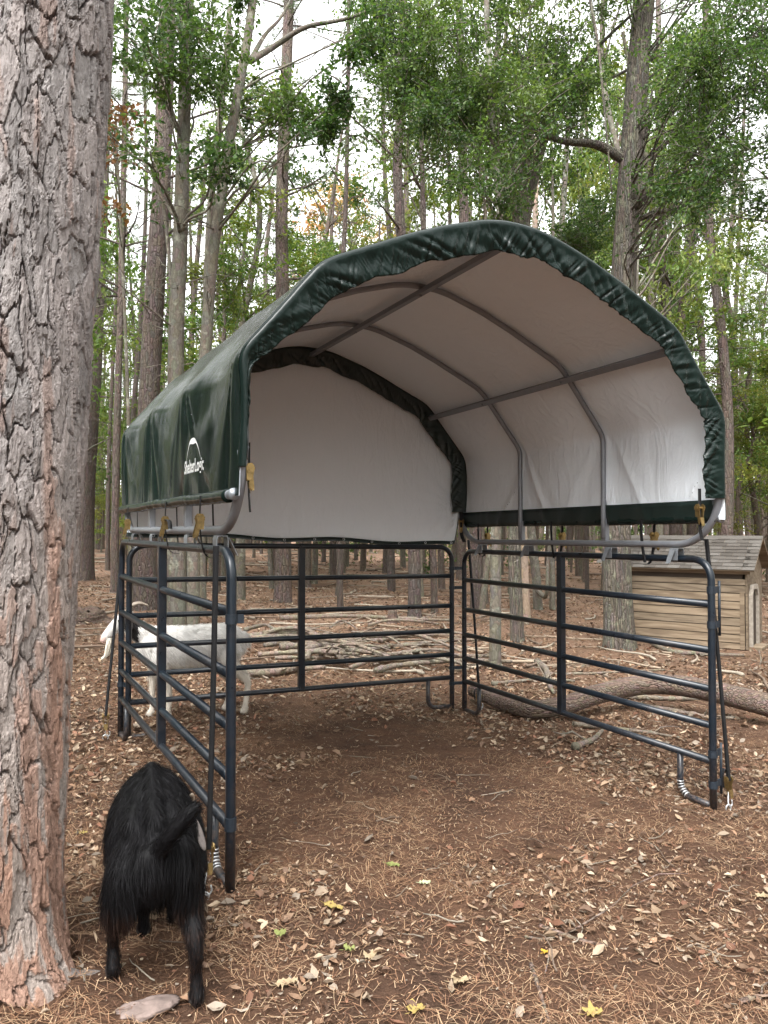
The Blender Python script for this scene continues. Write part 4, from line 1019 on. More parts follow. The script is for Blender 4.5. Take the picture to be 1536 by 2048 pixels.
for k in range(29):
    y = rf.uniform(18, 38); x = (rf.uniform(-.06, .54) if k > 7 else rf.uniform(-.45, -.05)) * y
    if any((x - a) ** 2 + (y - b) ** 2 < 1.0 for a, b in taken): continue
    taken.append((x, y)); far_tree(x, y, 'leaf', int(rf.choice([2, 4, 5, 2, 4, 5, 1, 3])), (rf.uniform(1.0, 1.4), rf.uniform(1.2, 1.75)), rf.uniform(0, 6.28), 'tall leafy tree whose airy crown fills the upper woods', 'tall leafy trees behind the yard', 'leafy_tree')
for k in range(34):
    y = rf.uniform(22, 40); x = (rf.uniform(-.36, -.03) if k < 20 else rf.uniform(.40, .56)) * y
    if any((x - a) ** 2 + (y - b) ** 2 < 1.2 for a, b in taken): continue
    taken.append((x, y)); far_tree(x, y, 'leaf', int(rf.choice([1, 3, 6, 6, 3, 0])), (rf.uniform(.75, 1.2), rf.uniform(.5, .8)), rf.uniform(0, 6.28), 'low yellow-green tree filling the gaps between the pine trunks', 'yellow-green understorey trees', 'understorey_tree')
far_tree(*P(690, 1110, 36)[:2], 'leaf', 7, (1.6, 1.5), 1.0, 'tall distant tree turning red and orange above the canopy slope', None, 'red_leaved_tree')

# the same woods go on round behind the photographer and to the sides
got = 0
while got < 125:
    a = rf.uniform(0, 2 * math.pi); r = math.sqrt(rf.uniform(7.5 ** 2, 34 ** 2)); x, y = r * math.sin(a), r * math.cos(a)
    if y > 1.5 and abs(x) < .62 * y + 2.5: continue
    if any((x - p) ** 2 + (y - q) ** 2 < 2.0 for p, q in taken): continue
    taken.append((x, y)); got += 1
    if rf.uniform() < .5: far_tree(x, y, 'pine', rf.integers(0, 5), (rf.uniform(.7, 1.4), rf.uniform(.8, 1.1)), rf.uniform(0, 6.28), 'pine in the woods around and behind the photographer', 'woods outside the picture', 'pine_tree')
    else: far_tree(x, y, 'leaf', int(rf.choice([0, 2, 4, 5])), (rf.uniform(.9, 1.5), rf.uniform(.7, 1.1)), rf.uniform(0, 6.28), 'unseen leafy tree in the woods left of the photographer', 'woods outside the picture', 'leafy_tree')
for k in range(30):  # more of the woods, unseen on the left, added to darken the cover's reflections
    x = -rf.uniform(5.5, 24); y = rf.uniform(1.0, 1.0) + rf.uniform(0, .98) * abs(x) * 1.18
    if any((x - p) ** 2 + (y - q) ** 2 < 1.2 for p, q in taken): continue
    taken.append((x, y)); far_tree(x, y, 'leaf', int(rf.choice([0, 2, 4, 5])), (rf.uniform(1.0, 1.5), rf.uniform(.55, 1.0)), rf.uniform(0, 6.28), 'unseen leafy tree in the woods left of the photographer', 'woods outside the picture', 'leafy_tree')
# undergrowth and the unbroken woods beyond
ru = np.random.default_rng(303); parts = []
for k in range(390):
    y = math.sqrt(ru.uniform(27 ** 2, 85 ** 2)); x = ru.uniform(-.70, .70) * y; lf = x / y
    pal = YELLOWS if (lf < -.15 or ru.uniform() < .35) else GREENS
    z = ru.uniform(.2, 1.0) if y < 45 else ru.uniform(.3, 4.5)
    if lf < -.22 : z = ru.uniform(.4, 5.5)
    v, f, t, tws = clump((x, y, gz(x, y) + z), ru.uniform(.6, 1.5), int(150 if y < 45 else 220), ru, .14 if y < 45 else .20, pal, 8); parts.append((v, f, t))
o = put('undergrowth', np_mesh('undergrowth', *merge(parts)), MLEAF); tag(o, 'loose yellow-green undergrowth among the far trunks', 'undergrowth', kind='stuff')
mb = MB(); parts = []
for k in range(1500):
    y = math.sqrt(ru.uniform(62 ** 2, 125 ** 2)); an = ru.uniform(-.56, .56) if k < 620 else ru.uniform(.5, 2 * math.pi - .5)
    x, y = y * math.sin(an), y * math.cos(an); h = ru.uniform(12, 20); r = ru.uniform(.08, .24); l = ru.normal(0, .03, 2) * h
    b = np.array([x, y, gz(x, y) - .3]); mb.tube([b, b + [l[0] * .4, l[1] * .4, h * .5], b + [l[0], l[1], h]], [r, r * .75, r * .3], 5, False)
    if k % 2 == 0 or k > 620:
        for j in range(3):
            v, f, t, tws = clump(b + np.array([l[0] * .7 + ru.normal(0, 1.2), ru.normal(0, 1.2), h * ru.uniform(.12, .98)]), ru.uniform(1.2, 2.2), 70, ru, .42, GREENS if ru.uniform() < .6 else YELLOWS, 7); parts.append((v, f, t))
fo = put('far_woods', mb.mesh('far_woods'), MB_FAR); tag(fo, 'unbroken mass of thin trunks and leaves closing the view', 'woods', kind='stuff')
tag(put('foliage', np_mesh('foliage', *merge(parts)), MLEAF, fo), kind='stuff')

# things of one kind close enough to point at: told apart by their order across the view
ORD = 'first second third fourth fifth sixth seventh eighth ninth tenth eleventh twelfth thirteenth fourteenth fifteenth sixteenth seventeenth eighteenth nineteenth twentieth'.split()
for lab, txt in (('slim pine among the trees just beyond the brush pile', 'slim pine just beyond the brush pile, {} of these counting from the left'),
                 ('slim leafy tree among the trees just beyond the brush pile', 'slim leafy tree just beyond the brush pile, {} of these counting from the left'),
                 ('tall leafy tree whose airy crown fills the upper woods', 'tall leafy tree with an airy crown, {} of these counting from the left'),
                 ('low yellow-green tree filling the gaps between the pine trunks', 'low yellow-green tree between pine trunks, {} of these counting from the left')):
    os_ = sorted([o for o in COL.objects if o.get('label') == lab], key=lambda o: o.location.x / o.location.y)
    for i, o in enumerate(os_):
        if i < len(ORD): o['label'] = txt.format(ORD[i])

# ------------------------------------------------------------------ forest litter (uncountable): leaves, needles, twigs
rl = np.random.default_rng(5)
SHC = (Lf + Rf + Lb + Rb) / 4
def inside_yard(x, y):
    r = np.hypot((x - SHC[0] - .3) / 1.7, (y - SHC[1] + .1) / 1.9); return np.exp(-r ** 4)
def scatter(n, y0, y1, spread, dens, power=1.0, xlo=None, xhi=None):
    X = []; Y = []; tot = 0
    while tot < n:
        y = y0 + (y1 - y0) * rl.uniform(0, 1, n * 2) ** power; x = rl.uniform(-1, 1, n * 2) * (spread * y + .8)
        k = rl.uniform(0, 1, n * 2) < dens(x, y); X.append(x[k]); Y.append(y[k]); tot += k.sum()
    return np.concatenate(X)[:n], np.concatenate(Y)[:n]
def near_fence(x, y):
    d = np.full(x.shape, 9.)
    for A, B in ((NL, BL), (BKL, BKR), (NR, BR)):
        ab = (B - A)[:2]; L2 = ab @ ab; t = np.clip(((x - A[0]) * ab[0] + (y - A[1]) * ab[1]) / L2, 0, 1)
        d = np.minimum(d, np.hypot(x - A[0] - ab[0] * t, y - A[1] - ab[1] * t))
    return np.exp(-(d / .4) ** 2)
def dens_leaf(x, y):
    n = fbm(x * 1.1, y * 1.1, 401, 4); n2 = fbm(x * 4, y * 4, 402, 3)
    return np.clip(.08 + 1.7 * sstep(.42, .68, n) * (.35 + n2) + .55 * near_fence(x, y) + .25 * sstep(7.5, 9.5, y) - .25 * inside_yard(x, y) + .35 * sstep(-.9, -1.4, x) * sstep(2.9, 3.6, y), .05, 1)
LEAFPAL = np.array([(.29, .205, .135), (.38, .295, .21), (.20, .125, .080), (.125, .075, .050), (.24, .145, .09), (.235, .19, .148), (.315, .245, .178), (.19, .095, .06), (.15, .095, .065), (.18, .115, .075)])
def litter_leaves(n, x, y, size, lift=.004, pal=LEAFPAL, bright=1.0):
    """curled leaves: six-vertex blades with a raised rim, lying every way up"""
    z = G(x, y); a = rl.uniform(0, 2 * math.pi, n); s = size * np.minimum(rl.lognormal(0, .35, n), 1.9)
    tx, ty = rl.normal(0, .30, n), rl.normal(0, .38, n)
    d = np.stack([np.cos(a), np.sin(a), tx], 1); d /= np.linalg.norm(d, axis=1)[:, None]
    w = np.stack([-np.sin(a), np.cos(a), ty], 1); w /= np.linalg.norm(w, axis=1)[:, None]
    up = np.cross(d, w); S = s[:, None]; wd = rl.uniform(.10, .34, n)[:, None]; cv = rl.uniform(-.10, .34, n)[:, None]; en = rl.uniform(-.1, .35, n)[:, None]
    c = np.stack([x, y, z + lift + rl.uniform(0, .012, n) + .25 * s * np.abs(tx)], 1)
    b = c - d * S * .5 + up * S * en * .5; t = c + d * S * .5 + up * S * en
    l1 = c - d * S * .12 + w * S * wd + up * S * cv; q1 = c - d * S * .12 - w * S * wd + up * S * cv
    l2 = c + d * S * .22 + w * S * wd * .75 + up * S * cv; q2 = c + d * S * .22 - w * S * wd * .75 + up * S * cv
    v = np.stack([b, l1, l2, t, q2, q1, c - d * S * .1, c + d * S * .2], 1).reshape(-1, 3); i = np.arange(n)[:, None] * 8
    f = np.concatenate([i + q for q in ([0, 6, 1, 1], )], 0)
    tri = [(0, 6, 1), (1, 6, 7), (1, 7, 2), (2, 7, 3), (0, 5, 6), (5, 7, 6), (5, 4, 7), (4, 3, 7)]
    f = np.concatenate([i + list(q) for q in tri], 0)
    col = pal[rl.integers(0, len(pal), n)] * rl.uniform(.65, 1.25, (n, 1)) * bright
    return v, f, np.repeat(col, 8, 0)
x, y = scatter(13500, 1.3, 9.5, .78, dens_leaf, .95); P1 = litter_leaves(13500, x, y, .037)
x, y = scatter(58000, 1.3, 9.5, .78, lambda a, b: .45 + .55 * dens_leaf(a, b), .85); P1b = litter_leaves(58000, x, y, .0115)
x, y = scatter(30000, 9, 24, .70, lambda a, b: .35 + .65 * fbm(a * .7, b * .7, 404, 3), .8); P2 = litter_leaves(30000, x, y, .06)
x, y = scatter(13000, 5.0, 11, .60, lambda a, b: np.clip(dens_leaf(a, b) * 1.2 - .6 * inside_yard(a, b), .02, 1), .9); P4 = litter_leaves(13000, x, y, .045, bright=1.0)
x, y = scatter(9000, 22, 48, .58, lambda a, b: np.ones_like(a), .8); P3 = litter_leaves(9000, x, y, .10)
o = put('leaf_litter', np_mesh('leaf_litter', *merge([P1, P1b, P2, P3, P4])), MLIT); tag(o, 'dry tan and brown leaves strewn over the forest floor', 'leaf litter', kind='stuff')
NEEDPAL = np.array([(.235, .130, .073), (.17, .088, .049), (.30, .188, .110), (.125, .064, .038), (.35, .242, .15)])
def needles(n, x, y, ln, wd):
    z = G(x, y); a = rl.uniform(0, 2 * math.pi, n); s = (ln * rl.uniform(.5, 1.3, n))[:, None]
    d = np.stack([np.cos(a), np.sin(a), np.zeros(n)], 1); b = np.stack([-np.sin(a), np.cos(a), np.zeros(n)], 1)
    c = np.stack([x, y, z + .004], 1); cu = rl.normal(0, .16, n)[:, None]; pts = []
    for t in (-.5, -.17, .17, .5):
        q = c + d * s * t + b * s * cu * (t * t - .1); q[:, 2] = G(q[:, 0], q[:, 1]) + .003 + rl.uniform(0, .014, n); pts.append(q)
    v = np.stack([p + sg * b * wd for p in pts for sg in (-1, 1)], 1).reshape(-1, 3); i = np.arange(n)[:, None] * 8
    f = np.concatenate([i + [2 * k, 2 * k + 2, 2 * k + 3, 2 * k + 1] for k in range(3)], 0)
    return v, f, np.repeat(NEEDPAL[rl.integers(0, 5, n)] * rl.uniform(.7, 1.3, (n, 1)), 8, 0)
def dens_need(x, y):
    n = fbm(x * 1.6 + 9, y * 1.6, 411, 4); return np.clip(.22 + .9 * sstep(.42, .68, n) - .2 * inside_yard(x, y), .05, 1)
x, y = scatter(46000, 1.3, 8.0, .76, dens_need, .8); N1 = needles(46000, x, y, .105, .0008)
x, y = scatter(16000, 2.3, 6.0, .60, lambda a, b: np.ones_like(a), .8); N2 = needles(16000, x, y, .05, .0012)
x, y = scatter(12000, 8, 20, .58, dens_need, .8); N3 = needles(12000, x, y, .30, .004)
o = put('pine_straw', np_mesh('pine_straw', *merge([N1, N2, N3])), MNEED); tag(o, 'fallen pine needles matted over the soil', 'pine straw', kind='stuff')
def twigs(n, y0, y1, l0, l1, r0, r1, power=1.0):
    mb = MB(); cols = []
    x, y = scatter(n, y0, y1, .58, lambda a, b: np.ones_like(a), power)
    for i in range(n):
        a = rl.uniform(0, math.pi) * .9 + rl.normal(0, .3); L = rl.uniform(l0, l1); k = []
        for t in (-.5, -.2, .15, .5):
            px_, py_ = x[i] + math.cos(a) * L * t + rl.normal(0, .05 * L), y[i] + math.sin(a) * L * t + rl.normal(0, .05 * L); k.append([px_, py_, 0])
        k = spline(np.array(k), 6); r = rl.uniform(r0, r1); k[:, 2] = G(k[:, 0], k[:, 1]) + r * 1.0 + rl.uniform(0, .02)
        mb.tube(k, np.linspace(r, r * .5, 6), 5, True)
        c = np.array([(.33, .27, .21), (.45, .39, .31), (.22, .16, .12), (.38, .30, .22)])[rl.integers(0, 4)] * rl.uniform(.8, 1.2); cols.append(np.tile(c, (30, 1)))
    return mb, np.concatenate(cols)
mb1, c1 = twigs(190, 2.8, 9, .06, .28, .0018, .0045); c1 = c1 * .55; mb2, c2 = twigs(520, 9, 30, .4, 1.6, .008, .028, .7); mb3, c3 = twigs(260, 28, 60, .8, 3.0, .02, .06, .8)
for q, c in ((mb2, c2), (mb3, c3)):
    mb1.v += q.v; mb1.f += [f + mb1.n for f in q.f]; mb1.n += q.n
o = put('twig_litter', mb1.mesh('twig_litter', tint=np.concatenate([c1, c2 * .72, c3 * .72])), M_TWIG); tag(o, 'small dead twigs and sticks strewn through the woods', 'twigs', kind='stuff')

# ------------------------------------------------------------------ fallen wood
rs = np.random.default_rng(31)
lp = [P(945, 1378, 7.95), P(1000, 1402, 7.6), P(1060, 1416, 7.3), P(1130, 1408, 7.3), P(1195, 1386, 7.55), P(1290, 1368, 7.8), P(1390, 1374, 7.6), P(1536, 1408, 7.1), P(1700, 1450, 6.75)]
path = spline(lp, 80); rad = np.interp(np.linspace(0, 1, 80), [0, .3, .7, 1], [.065, .085, .098, .108])
path[:, 2] = np.maximum(path[:, 2] - .01, G(path[:, 0], path[:, 1]) + rad * .55)
def lying_grid(path, rad, nseg, rough, seed):
    t = np.gradient(path, axis=0); t /= np.linalg.norm(t, axis=1)[:, None]; u = np.cross(t, ZUP); u /= np.linalg.norm(u, axis=1)[:, None]; w = np.cross(u, t)
    A, S = np.meshgrid(np.arange(nseg) * 2 * math.pi / nseg, np.arange(len(path)) * .06, indexing='ij')
    rr = rad[None] * (1 + rough * 2 * (fbm(np.cos(A) * 2.5 + seed, S * 2 + np.sin(A) * 2.5, seed, 4) - .5))
    return path[None] + rr[..., None] * (np.cos(A)[..., None] * u[None] + np.sin(A)[..., None] * w[None])
MB_LOG = m_bark('log_bark', (.095, .068, .054), (.20, .150, .122), (.32, .26, .215), (5, 42, 42), None, .014, .15, 1.3)
g = lying_grid(path, rad, 24, .12, 7); mb = MB().grid(g, cu=True)
mb.add(np.vstack([g[:, 0], path[0]]), [(i, (i + 1) % 24, 24) for i in range(24)]); mb.add(np.vstack([g[:, -1], path[-1]]), [((i + 1) % 24, i, 24) for i in range(24)])
solo('fallen_log', mb, MB_LOG, 'long crooked fallen log lying just behind the hut-side panel', 'log')
def stick(pts, r, label, group=None, name='fallen_branch', mat=None, forks=0, n=22, rise=True):
    k = spline(pts, n); r_ = np.linspace(r, r * .45, n)
    if rise: k[:, 2] = np.maximum(k[:, 2], G(k[:, 0], k[:, 1]) + r_ * .7)
    mb = MB().tube(k, r_ * (1 + .12 * rs.normal(0, 1, n)), 9)
    for j in range(forks):
        i = rs.integers(5, n - 3); d = unit(k[i + 1] - k[i]); e = k[i] + (d * rs.uniform(.5, 1) + np.array([*rs.normal(0, .6, 2), rs.uniform(.02, .35)])) * rs.uniform(.2, .55)
        mb.tube(limb_path(k[i], e, 7, .03, rs), np.linspace(r_[i] * .55, r_[i] * .2, 7), 6)
    return solo(name, mb, mat or M_STICK, label, 'branch', group)
def gpx(x, y, lift=0.): p = ground_at(x, y); return p + ZUP * lift
# named branches of the brush pile, read from the photograph
PILE = [
    ([(480, 1352), (545, 1348), (590, 1342), (650, 1338)], .060, 'thick pale branch lying lowest in the brush pile, nearest the back panel', .06),
    ([(620, 1280), (650, 1287), (720, 1283), (770, 1284), (800, 1303)], .030, 'long thin branch bending down at its end across the top of the pile', .30),
    ([(560, 1300), (640, 1298), (720, 1302), (780, 1303)], .055, 'smooth tan branch lying level through the middle of the pile', .15),
    ([(600, 1312), (648, 1298), (672, 1318), (695, 1338)], .050, 'stubby crooked branch elbowed in the middle of the pile', .16),
    ([(760, 1287), (820, 1273), (870, 1288), (925, 1312)], .040, 'arched branch at the hut-side end of the brush pile', .18),
    ([(700, 1340), (750, 1325), (800, 1322), (860, 1345)], .026, 'thin forked branch lying in front of the pile by the foot loop', .08),
    ([(490, 1262), (530, 1252), (555, 1262), (620, 1262)], .035, 'curved grey branch on the far side of the pile near the white goat', .12),
    ([(660, 1258), (680, 1244), (700, 1250), (715, 1262)], .022, 'small arched twig-like branch sticking up behind the pile', .14),
    ([(560, 1236), (700, 1232), (820, 1238), (905, 1240)], .05, 'long straight pole lying on the ground beyond the brush pile', .04),
]
for pp, r, lab, lift in PILE:
    stick([gpx(x, y + lift * 100, lift) for x, y in pp], r, lab, 'branches of the brush pile', forks=3)
for k in range(34):
    c = gpx(rs.uniform(500, 900), rs.uniform(1268, 1345)); a = rs.normal(0, .45); L = rs.uniform(.7, 2.2); z = rs.uniform(.0, .28)
    pts = [c + np.array([math.cos(a) * L * t + rs.normal(0, .06), math.sin(a) * L * t + rs.normal(0, .10), 0]) for t in (-.5, -.2, .15, .5)]
    pts = [np.array([q[0], q[1], gz(q[0], q[1]) + .03 + z * (1 - abs(t) * .9)]) for q, t in zip(pts, (-.5, -.2, .15, .5))]
    stick(pts, rs.uniform(.012, .045), 'weathered grey stick tangled in the brush pile behind the back panel', 'loose sticks of the brush pile', name='dead_stick', forks=int(rs.integers(0, 3)))
RIGHT = [
    ([(1250, 1398), (1330, 1402), (1420, 1402)], .035, 'smooth stick lying behind the log, under the hut-side panel rails'),
    ([(1090, 1352), (1180, 1350), (1260, 1345), (1330, 1342)], .022, 'pale straight stick beyond the log below the oak foot'),
    ([(985, 1372), (1040, 1366), (1090, 1362), (1150, 1366)], .028, 'grey stick lying along the far end of the log'),
    ([(1075, 1330), (1092, 1345), (1100, 1378), (1108, 1392)], .045, 'short pale broken branch leaning behind the panel stiffener'),
    ([(1150, 1500), (1185, 1485), (1205, 1466)], .032, 'short stub of branch lying in front of the log'),
    ([(1145, 1452), (1230, 1462), (1300, 1470), (1360, 1480)], .024, 'long brown stick lying inside the hut-side panel'),
    ([(1260, 1412), (1340, 1425), (1420, 1440), (1470, 1440)], .030, 'weathered stick under the log by the hut-side post'),
    ([(1150, 1338), (1200, 1330), (1250, 1342), (1300, 1352)], .02, 'thin root-like stick at the foot of the oak'),
    ([(1515, 1290), (1522, 1320), (1520, 1335), (1536, 1350)], .014, 'white crooked twig by the hut doorway'),
    ([(1255, 1240), (1320, 1300), (1400, 1312), (1490, 1316)], .05, 'dark broken branch lying against the foot of the hut wall'),
]
for pp, r, lab in RIGHT: stick([gpx(x, y, r * .8) for x, y in pp], r, lab, forks=1)
NEAR = [
    ([(1080, 1856), (1120, 1872), (1160, 1884), (1216, 1896)], .011, 'brown stick with a side shoot on the bare soil in front'),
    ([(1050, 1876), (1085, 1880), (1116, 1876)], .006, 'short dark twig touching the brown stick on the bare soil'),
    ([(1062, 1932), (1075, 1975), (1088, 2015), (1098, 2048)], .009, 'grey stick pointing toward the bottom edge of the picture'),
    ([(1480, 2010), (1510, 2000), (1540, 1996)], .012, 'bent brown stick at the bottom corner of the picture'),
    ([(1398, 1920), (1430, 1905), (1450, 1893), (1470, 1890)], .005, 'thin pale twig lying alone toward the hut side in front'),
    ([(1100, 1900), (1096, 1925), (1090, 1950)], .005, 'short upright twig beside the yellow leaf fragment'),
]
for pp, r, lab in NEAR: stick([gpx(x, y, r * .8) for x, y in pp], r, lab, forks=1 if r > .008 else 0, name='fallen_stick', mat=MB_LOG if r > .008 else M_STICK)
# stumps
def stump(px, py, r, h, label, spikes=7, seed=3):
    b = ground_at(px, py); rg = np.random.default_rng(seed); n = 20; ang = np.arange(n) * 2 * math.pi / n; rows = []
    topz = h * (.55 + .45 * rg.uniform(0, 1, n)); topz = .5 * topz + .5 * np.roll(topz, 1)
    for f in np.linspace(0, 1, 9):
        rr = r * (1.0 + .8 * math.exp(-f * 5) * (.5 + .5 * np.cos(ang * 5))) * (1 - .25 * f) * (1 + .08 * rg.normal(0, 1, n))
        rows.append(b + np.stack([rr * np.cos(ang), rr * np.sin(ang), -.05 + f * topz], 1))
    for f, dz in ((.7, -.02), (.3, -.10)):
        rows.append(b + np.stack([r * .72 * f * np.cos(ang), r * .72 * f * np.sin(ang), topz + dz * h * 3], 1))
    mb = MB().grid(np.stack(rows, 1), cu=True)
    return solo('tree_stump', mb, MB_LOG, label, 'stump')
stump(785, 1247, .11, .34, 'narrow broken stump standing beyond the brush pile', seed=4)
stump(172, 1243, .42, .32, 'low rotten stump with roots beside the huge pine', seed=6)
stump(345, 1170, .18, .25, 'small far stump left of the goat side grey pair', seed=8) if False else None
# half buried stone and root at the foot of the big pine
b = ground_at(280, 2020); uu, vv = np.meshgrid(np.linspace(0, 2 * math.pi, 40)[:-1], np.linspace(.02, math.pi - .02, 22), indexing='ij')
rr = 1 + .8 * (fbm(np.cos(uu) * 2.2 + 4, vv * 2 + np.sin(uu) * 2.2, 88, 5) - .5)
q = np.stack([rr * np.cos(uu) * np.sin(vv) * .12, rr * np.sin(uu) * np.sin(vv) * .05, rr * np.cos(vv) * .022], -1); ca, sa = math.cos(.5), math.sin(.5)
q = np.stack([q[..., 0] * ca - q[..., 1] * sa, q[..., 0] * sa + q[..., 1] * ca, q[..., 2]], -1)
solo('stone', MB().grid(b + q, cu=True), M_ROCK, 'flat pinkish stone half buried in front of the huge pine', 'stone')

# single bright leaves one can point at
def big_leaf(px, py, L, col, label, lobes=1, ang=0., curl=.15):
    c = ground_at(px, py) + ZUP * .012; ts = np.linspace(0, 2 * math.pi, 41)[:-1]
    if lobes == 1: rr = np.abs(np.cos(ts / 2)) ** .0 * (.5 * np.abs(np.sin(ts)) ** 1.0); out = np.stack([np.cos(ts) * .5, np.sin(ts) * .24 * (1 - .35 * np.cos(ts))], 1)
    else:
        r = .28 + .24 * np.abs(np.cos(ts * lobes / 2)) ** 1.5; out = np.stack([r * np.cos(ts), r * np.sin(ts)], 1)
    out = out * L; ca, sa = math.cos(ang), math.sin(ang); rg = np.random.default_rng(int(px)); rows = []
    for f in (.05, .5, 1.0):
        x = out[:, 0] * f; y = out[:, 1] * f; z = curl * (y ** 2 * 6 / L + x ** 2 * 1.5 / L) + .004 * rg.normal(0, 1, len(x)) * f
        rows.append(c + np.stack([x * ca - y * sa, x * sa + y * ca, z], 1))
    mb = MB().grid(np.stack(rows, 1), cu=True); mb.add(rows[0], [tuple(range(len(ts)))])
    mb.tube(spline([c - np.array([ca, sa, 0]) * L * .45, c - np.array([ca, sa, -.05]) * L * .6, c - np.array([ca, sa - .2, 0]) * L * .8], 6), .0012, 4)
    solo('fallen_leaf', mb, MLIT, label, 'leaf', tint=np.tile(np.array(col), (mb.n, 1)))
YEL = (.30, .225, .075); YG = (.19, .21, .07); TAN = (.31, .235, .145)
for a in [
    (562, 1872, .055, YG, 'bright lime leaf alone on the dark soil right of the black goat', 3, 1.2), (573, 1972, .085, TAN, 'large tan leaf in front of the black goat hooves', 1, .4),
    (668, 1818, .095, YEL, 'long yellow leaf with a dark torn edge, near the middle of the bare soil', 1, -.5), (698, 1904, .05, YG, 'small lime leaf below the long yellow one', 3, .3),
    (742, 1918, .06, TAN, 'pale yellow curled leaf right of the small lime one', 3, 1.0), (918, 1968, .07, TAN, 'broad tan leaf on the open soil toward the bottom', 3, .2),
    (832, 2024, .07, YEL, 'two-pointed yellow star leaf near the bottom edge', 5, .8), (1186, 2032, .075, YEL, 'yellow star-shaped leaf lowest at the bottom edge', 5, .3), (1090, 1910, .03, (.50, .30, .04), 'orange yellow leaf fragment beside the sticks', 3, .6),
    (850, 1770, .055, (.38, .42, .26), 'greyish green leaf in the middle of the bare soil', 1, .1), (164, 1670, .06, YEL, 'yellow leaf lying between the huge pine and the black goat', 1, .1), (786, 1734, .07, YG, 'folded lime leaf far along the bare soil', 1, -.4),
    (1528, 1797, .08, TAN, 'pale leaf at the right edge of the bare soil', 1, 0.)]:
    big_leaf(*a)

# ------------------------------------------------------------------ wooden animal hut
HB = ground_at(1492, 1302); hd_ = unit(np.array([-.80, .60, 0])); hb_ = np.array([hd_[1], -hd_[0], 0]) * -1   # along the wall, and away from the camera
if hb_[1] < 0: hb_ = -hb_
hut = thing('animal_hut', HB, 'wooden plank animal hut with shingled roof standing behind the oak', 'hut')
Lw, Hw, Dp = 2.1, 1.29, 1.10
def wall_board(z, h, j, L=Lw, o=HB, ex=hd_, th=.012):
    tilt = .010
    b0 = o + ZUP * z; mb = MB()
    mb.prism([(0, 0), (0, h - .010), (.016, h - .010), (.026, 0)], b0, -hb_ if ex is hd_ else -ex, ZUP, ex * L); return mb
hs = [.10, .135, .135, .13, .13, .13, .13, .125, .105]
z = .02; boards = []
for j, h in enumerate(hs):
    mb = MB(); b0 = HB + ZUP * z + hd_ * (.01 if j < 7 else .0)
    mb.prism([(0, 0), (0, h - .014), (.020, h - .014), (.030, 0)], b0, -hb_, ZUP, hd_ * Lw)
    o = part('wall_board', mb, M_WOOD, hut, False); z += h
part('wall_core', MB().box(HB + hd_ * Lw / 2 + hb_ * Dp / 2 + ZUP * (Hw / 2), hd_ * (Lw / 2 - .04), hb_ * (Dp / 2 - .005), ZUP * (Hw / 2 - .01)), M_DARKIN, hut, False)
part('corner_post', MB().box(HB + hd_ * .04 + ZUP * .47 - hb_ * .034, hd_ * .035, hb_ * .009, ZUP * .45), M_WOOD, hut, False)
part('eave_board', MB().box(HB + hd_ * Lw / 2 + ZUP * (Hw - .03) - hb_ * .035, hd_ * (Lw / 2 + .08), hb_ * .012, ZUP * .055), M_WOOD, hut, False)
# front with doorway, seen edge-on
fx = -hd_
part('front_board', MB().prism([(0, .02), (.42, .02), (.42, .90), (.50, 1.02), (.62, 1.06), (Dp - .5, 1.02), (Dp - .42, .90), (Dp - .42, .02), (Dp, .02), (Dp, Hw), (Dp / 2, Hw + .45), (0, Hw)], HB + fx * .0, hb_, ZUP, fx * .03), M_WOOD, hut, False)
part('door_frame', MB().prism([(.10, .02), (.17, .02), (.17, .84), (.24, .96), (.50, .96), (.57, .84), (.57, .02), (.64, .02), (.64, .87), (.54, 1.03), (.20, 1.03), (.10, .87)], HB + fx * .03, hb_, ZUP, fx * .05), M_TRIM, hut, False)
part('doorway_shade', MB().box(HB + fx * .034 + hb_ * .37 + ZUP * .44, fx * .004, hb_ * .2, ZUP * .42), M_DARKIN, hut, False)  # dark sheet set in the frame as the shade of the open doorway
part('door_step', MB().box(HB + fx * .11 + hb_ * .35 + ZUP * .03, fx * .11, hb_ * .30, ZUP * .025), M_WOOD, hut, False)
roof = thing('roof', HB + ZUP * Hw, '', ''); 
for k in ('label', 'category'):
    if k in roof: del roof[k]
roof.parent = hut; roof.location = (0, 0, Hw)
pitch = math.radians(36); sl = unit(hb_ * math.cos(pitch) + ZUP * math.sin(pitch)); sn = unit(-hb_ * math.sin(pitch) + ZUP * math.cos(pitch))
r0 = HB + ZUP * (Hw - .02) - hb_ * .14 - hd_ * .16; RL = Lw + .32; SLN = .88
part('roof_deck', MB().box(r0 + hd_ * RL / 2 + sl * SLN / 2 - sn * .012, hd_ * RL / 2, sl * SLN / 2, sn * .010), M_WOOD, roof, False)
sl2 = unit(-hb_ * math.cos(pitch) + ZUP * math.sin(pitch)); sn2 = unit(hb_ * math.sin(pitch) + ZUP * math.cos(pitch)); apex = r0 + sl * SLN
part('roof_deck', MB().box(apex + hd_ * RL / 2 - sl2 * SLN / 2 - sn2 * .012, hd_ * RL / 2, sl2 * SLN / 2, sn2 * .010), M_WOOD, roof, False)
rows_ = 10; eh = SLN / rows_; sw = .19
shm = MB().prism([(0, 0), (sw - .006, 0), (sw - .006, .004), (0, .004)], (0, 0, 0), hd_, sn, sl * (eh * 1.18) - sn * .010).mesh('shingle', smooth=False); shm.materials.append(M_SHING)
for i in range(rows_):
    x = -(i % 2) * sw * .5 * rs.uniform(.6, 1.2)
    while x < RL - .02:
        q = r0 + hd_ * max(x, 0) + sl * (eh * i) + sn * (.0125 + .0025 * ((i + int(x / sw)) % 2))
        o = bpy.data.objects.new('shingle', shm); COL.objects.link(o); o.parent = roof
        o.location = (q - wloc(roof)).tolist(); x += sw
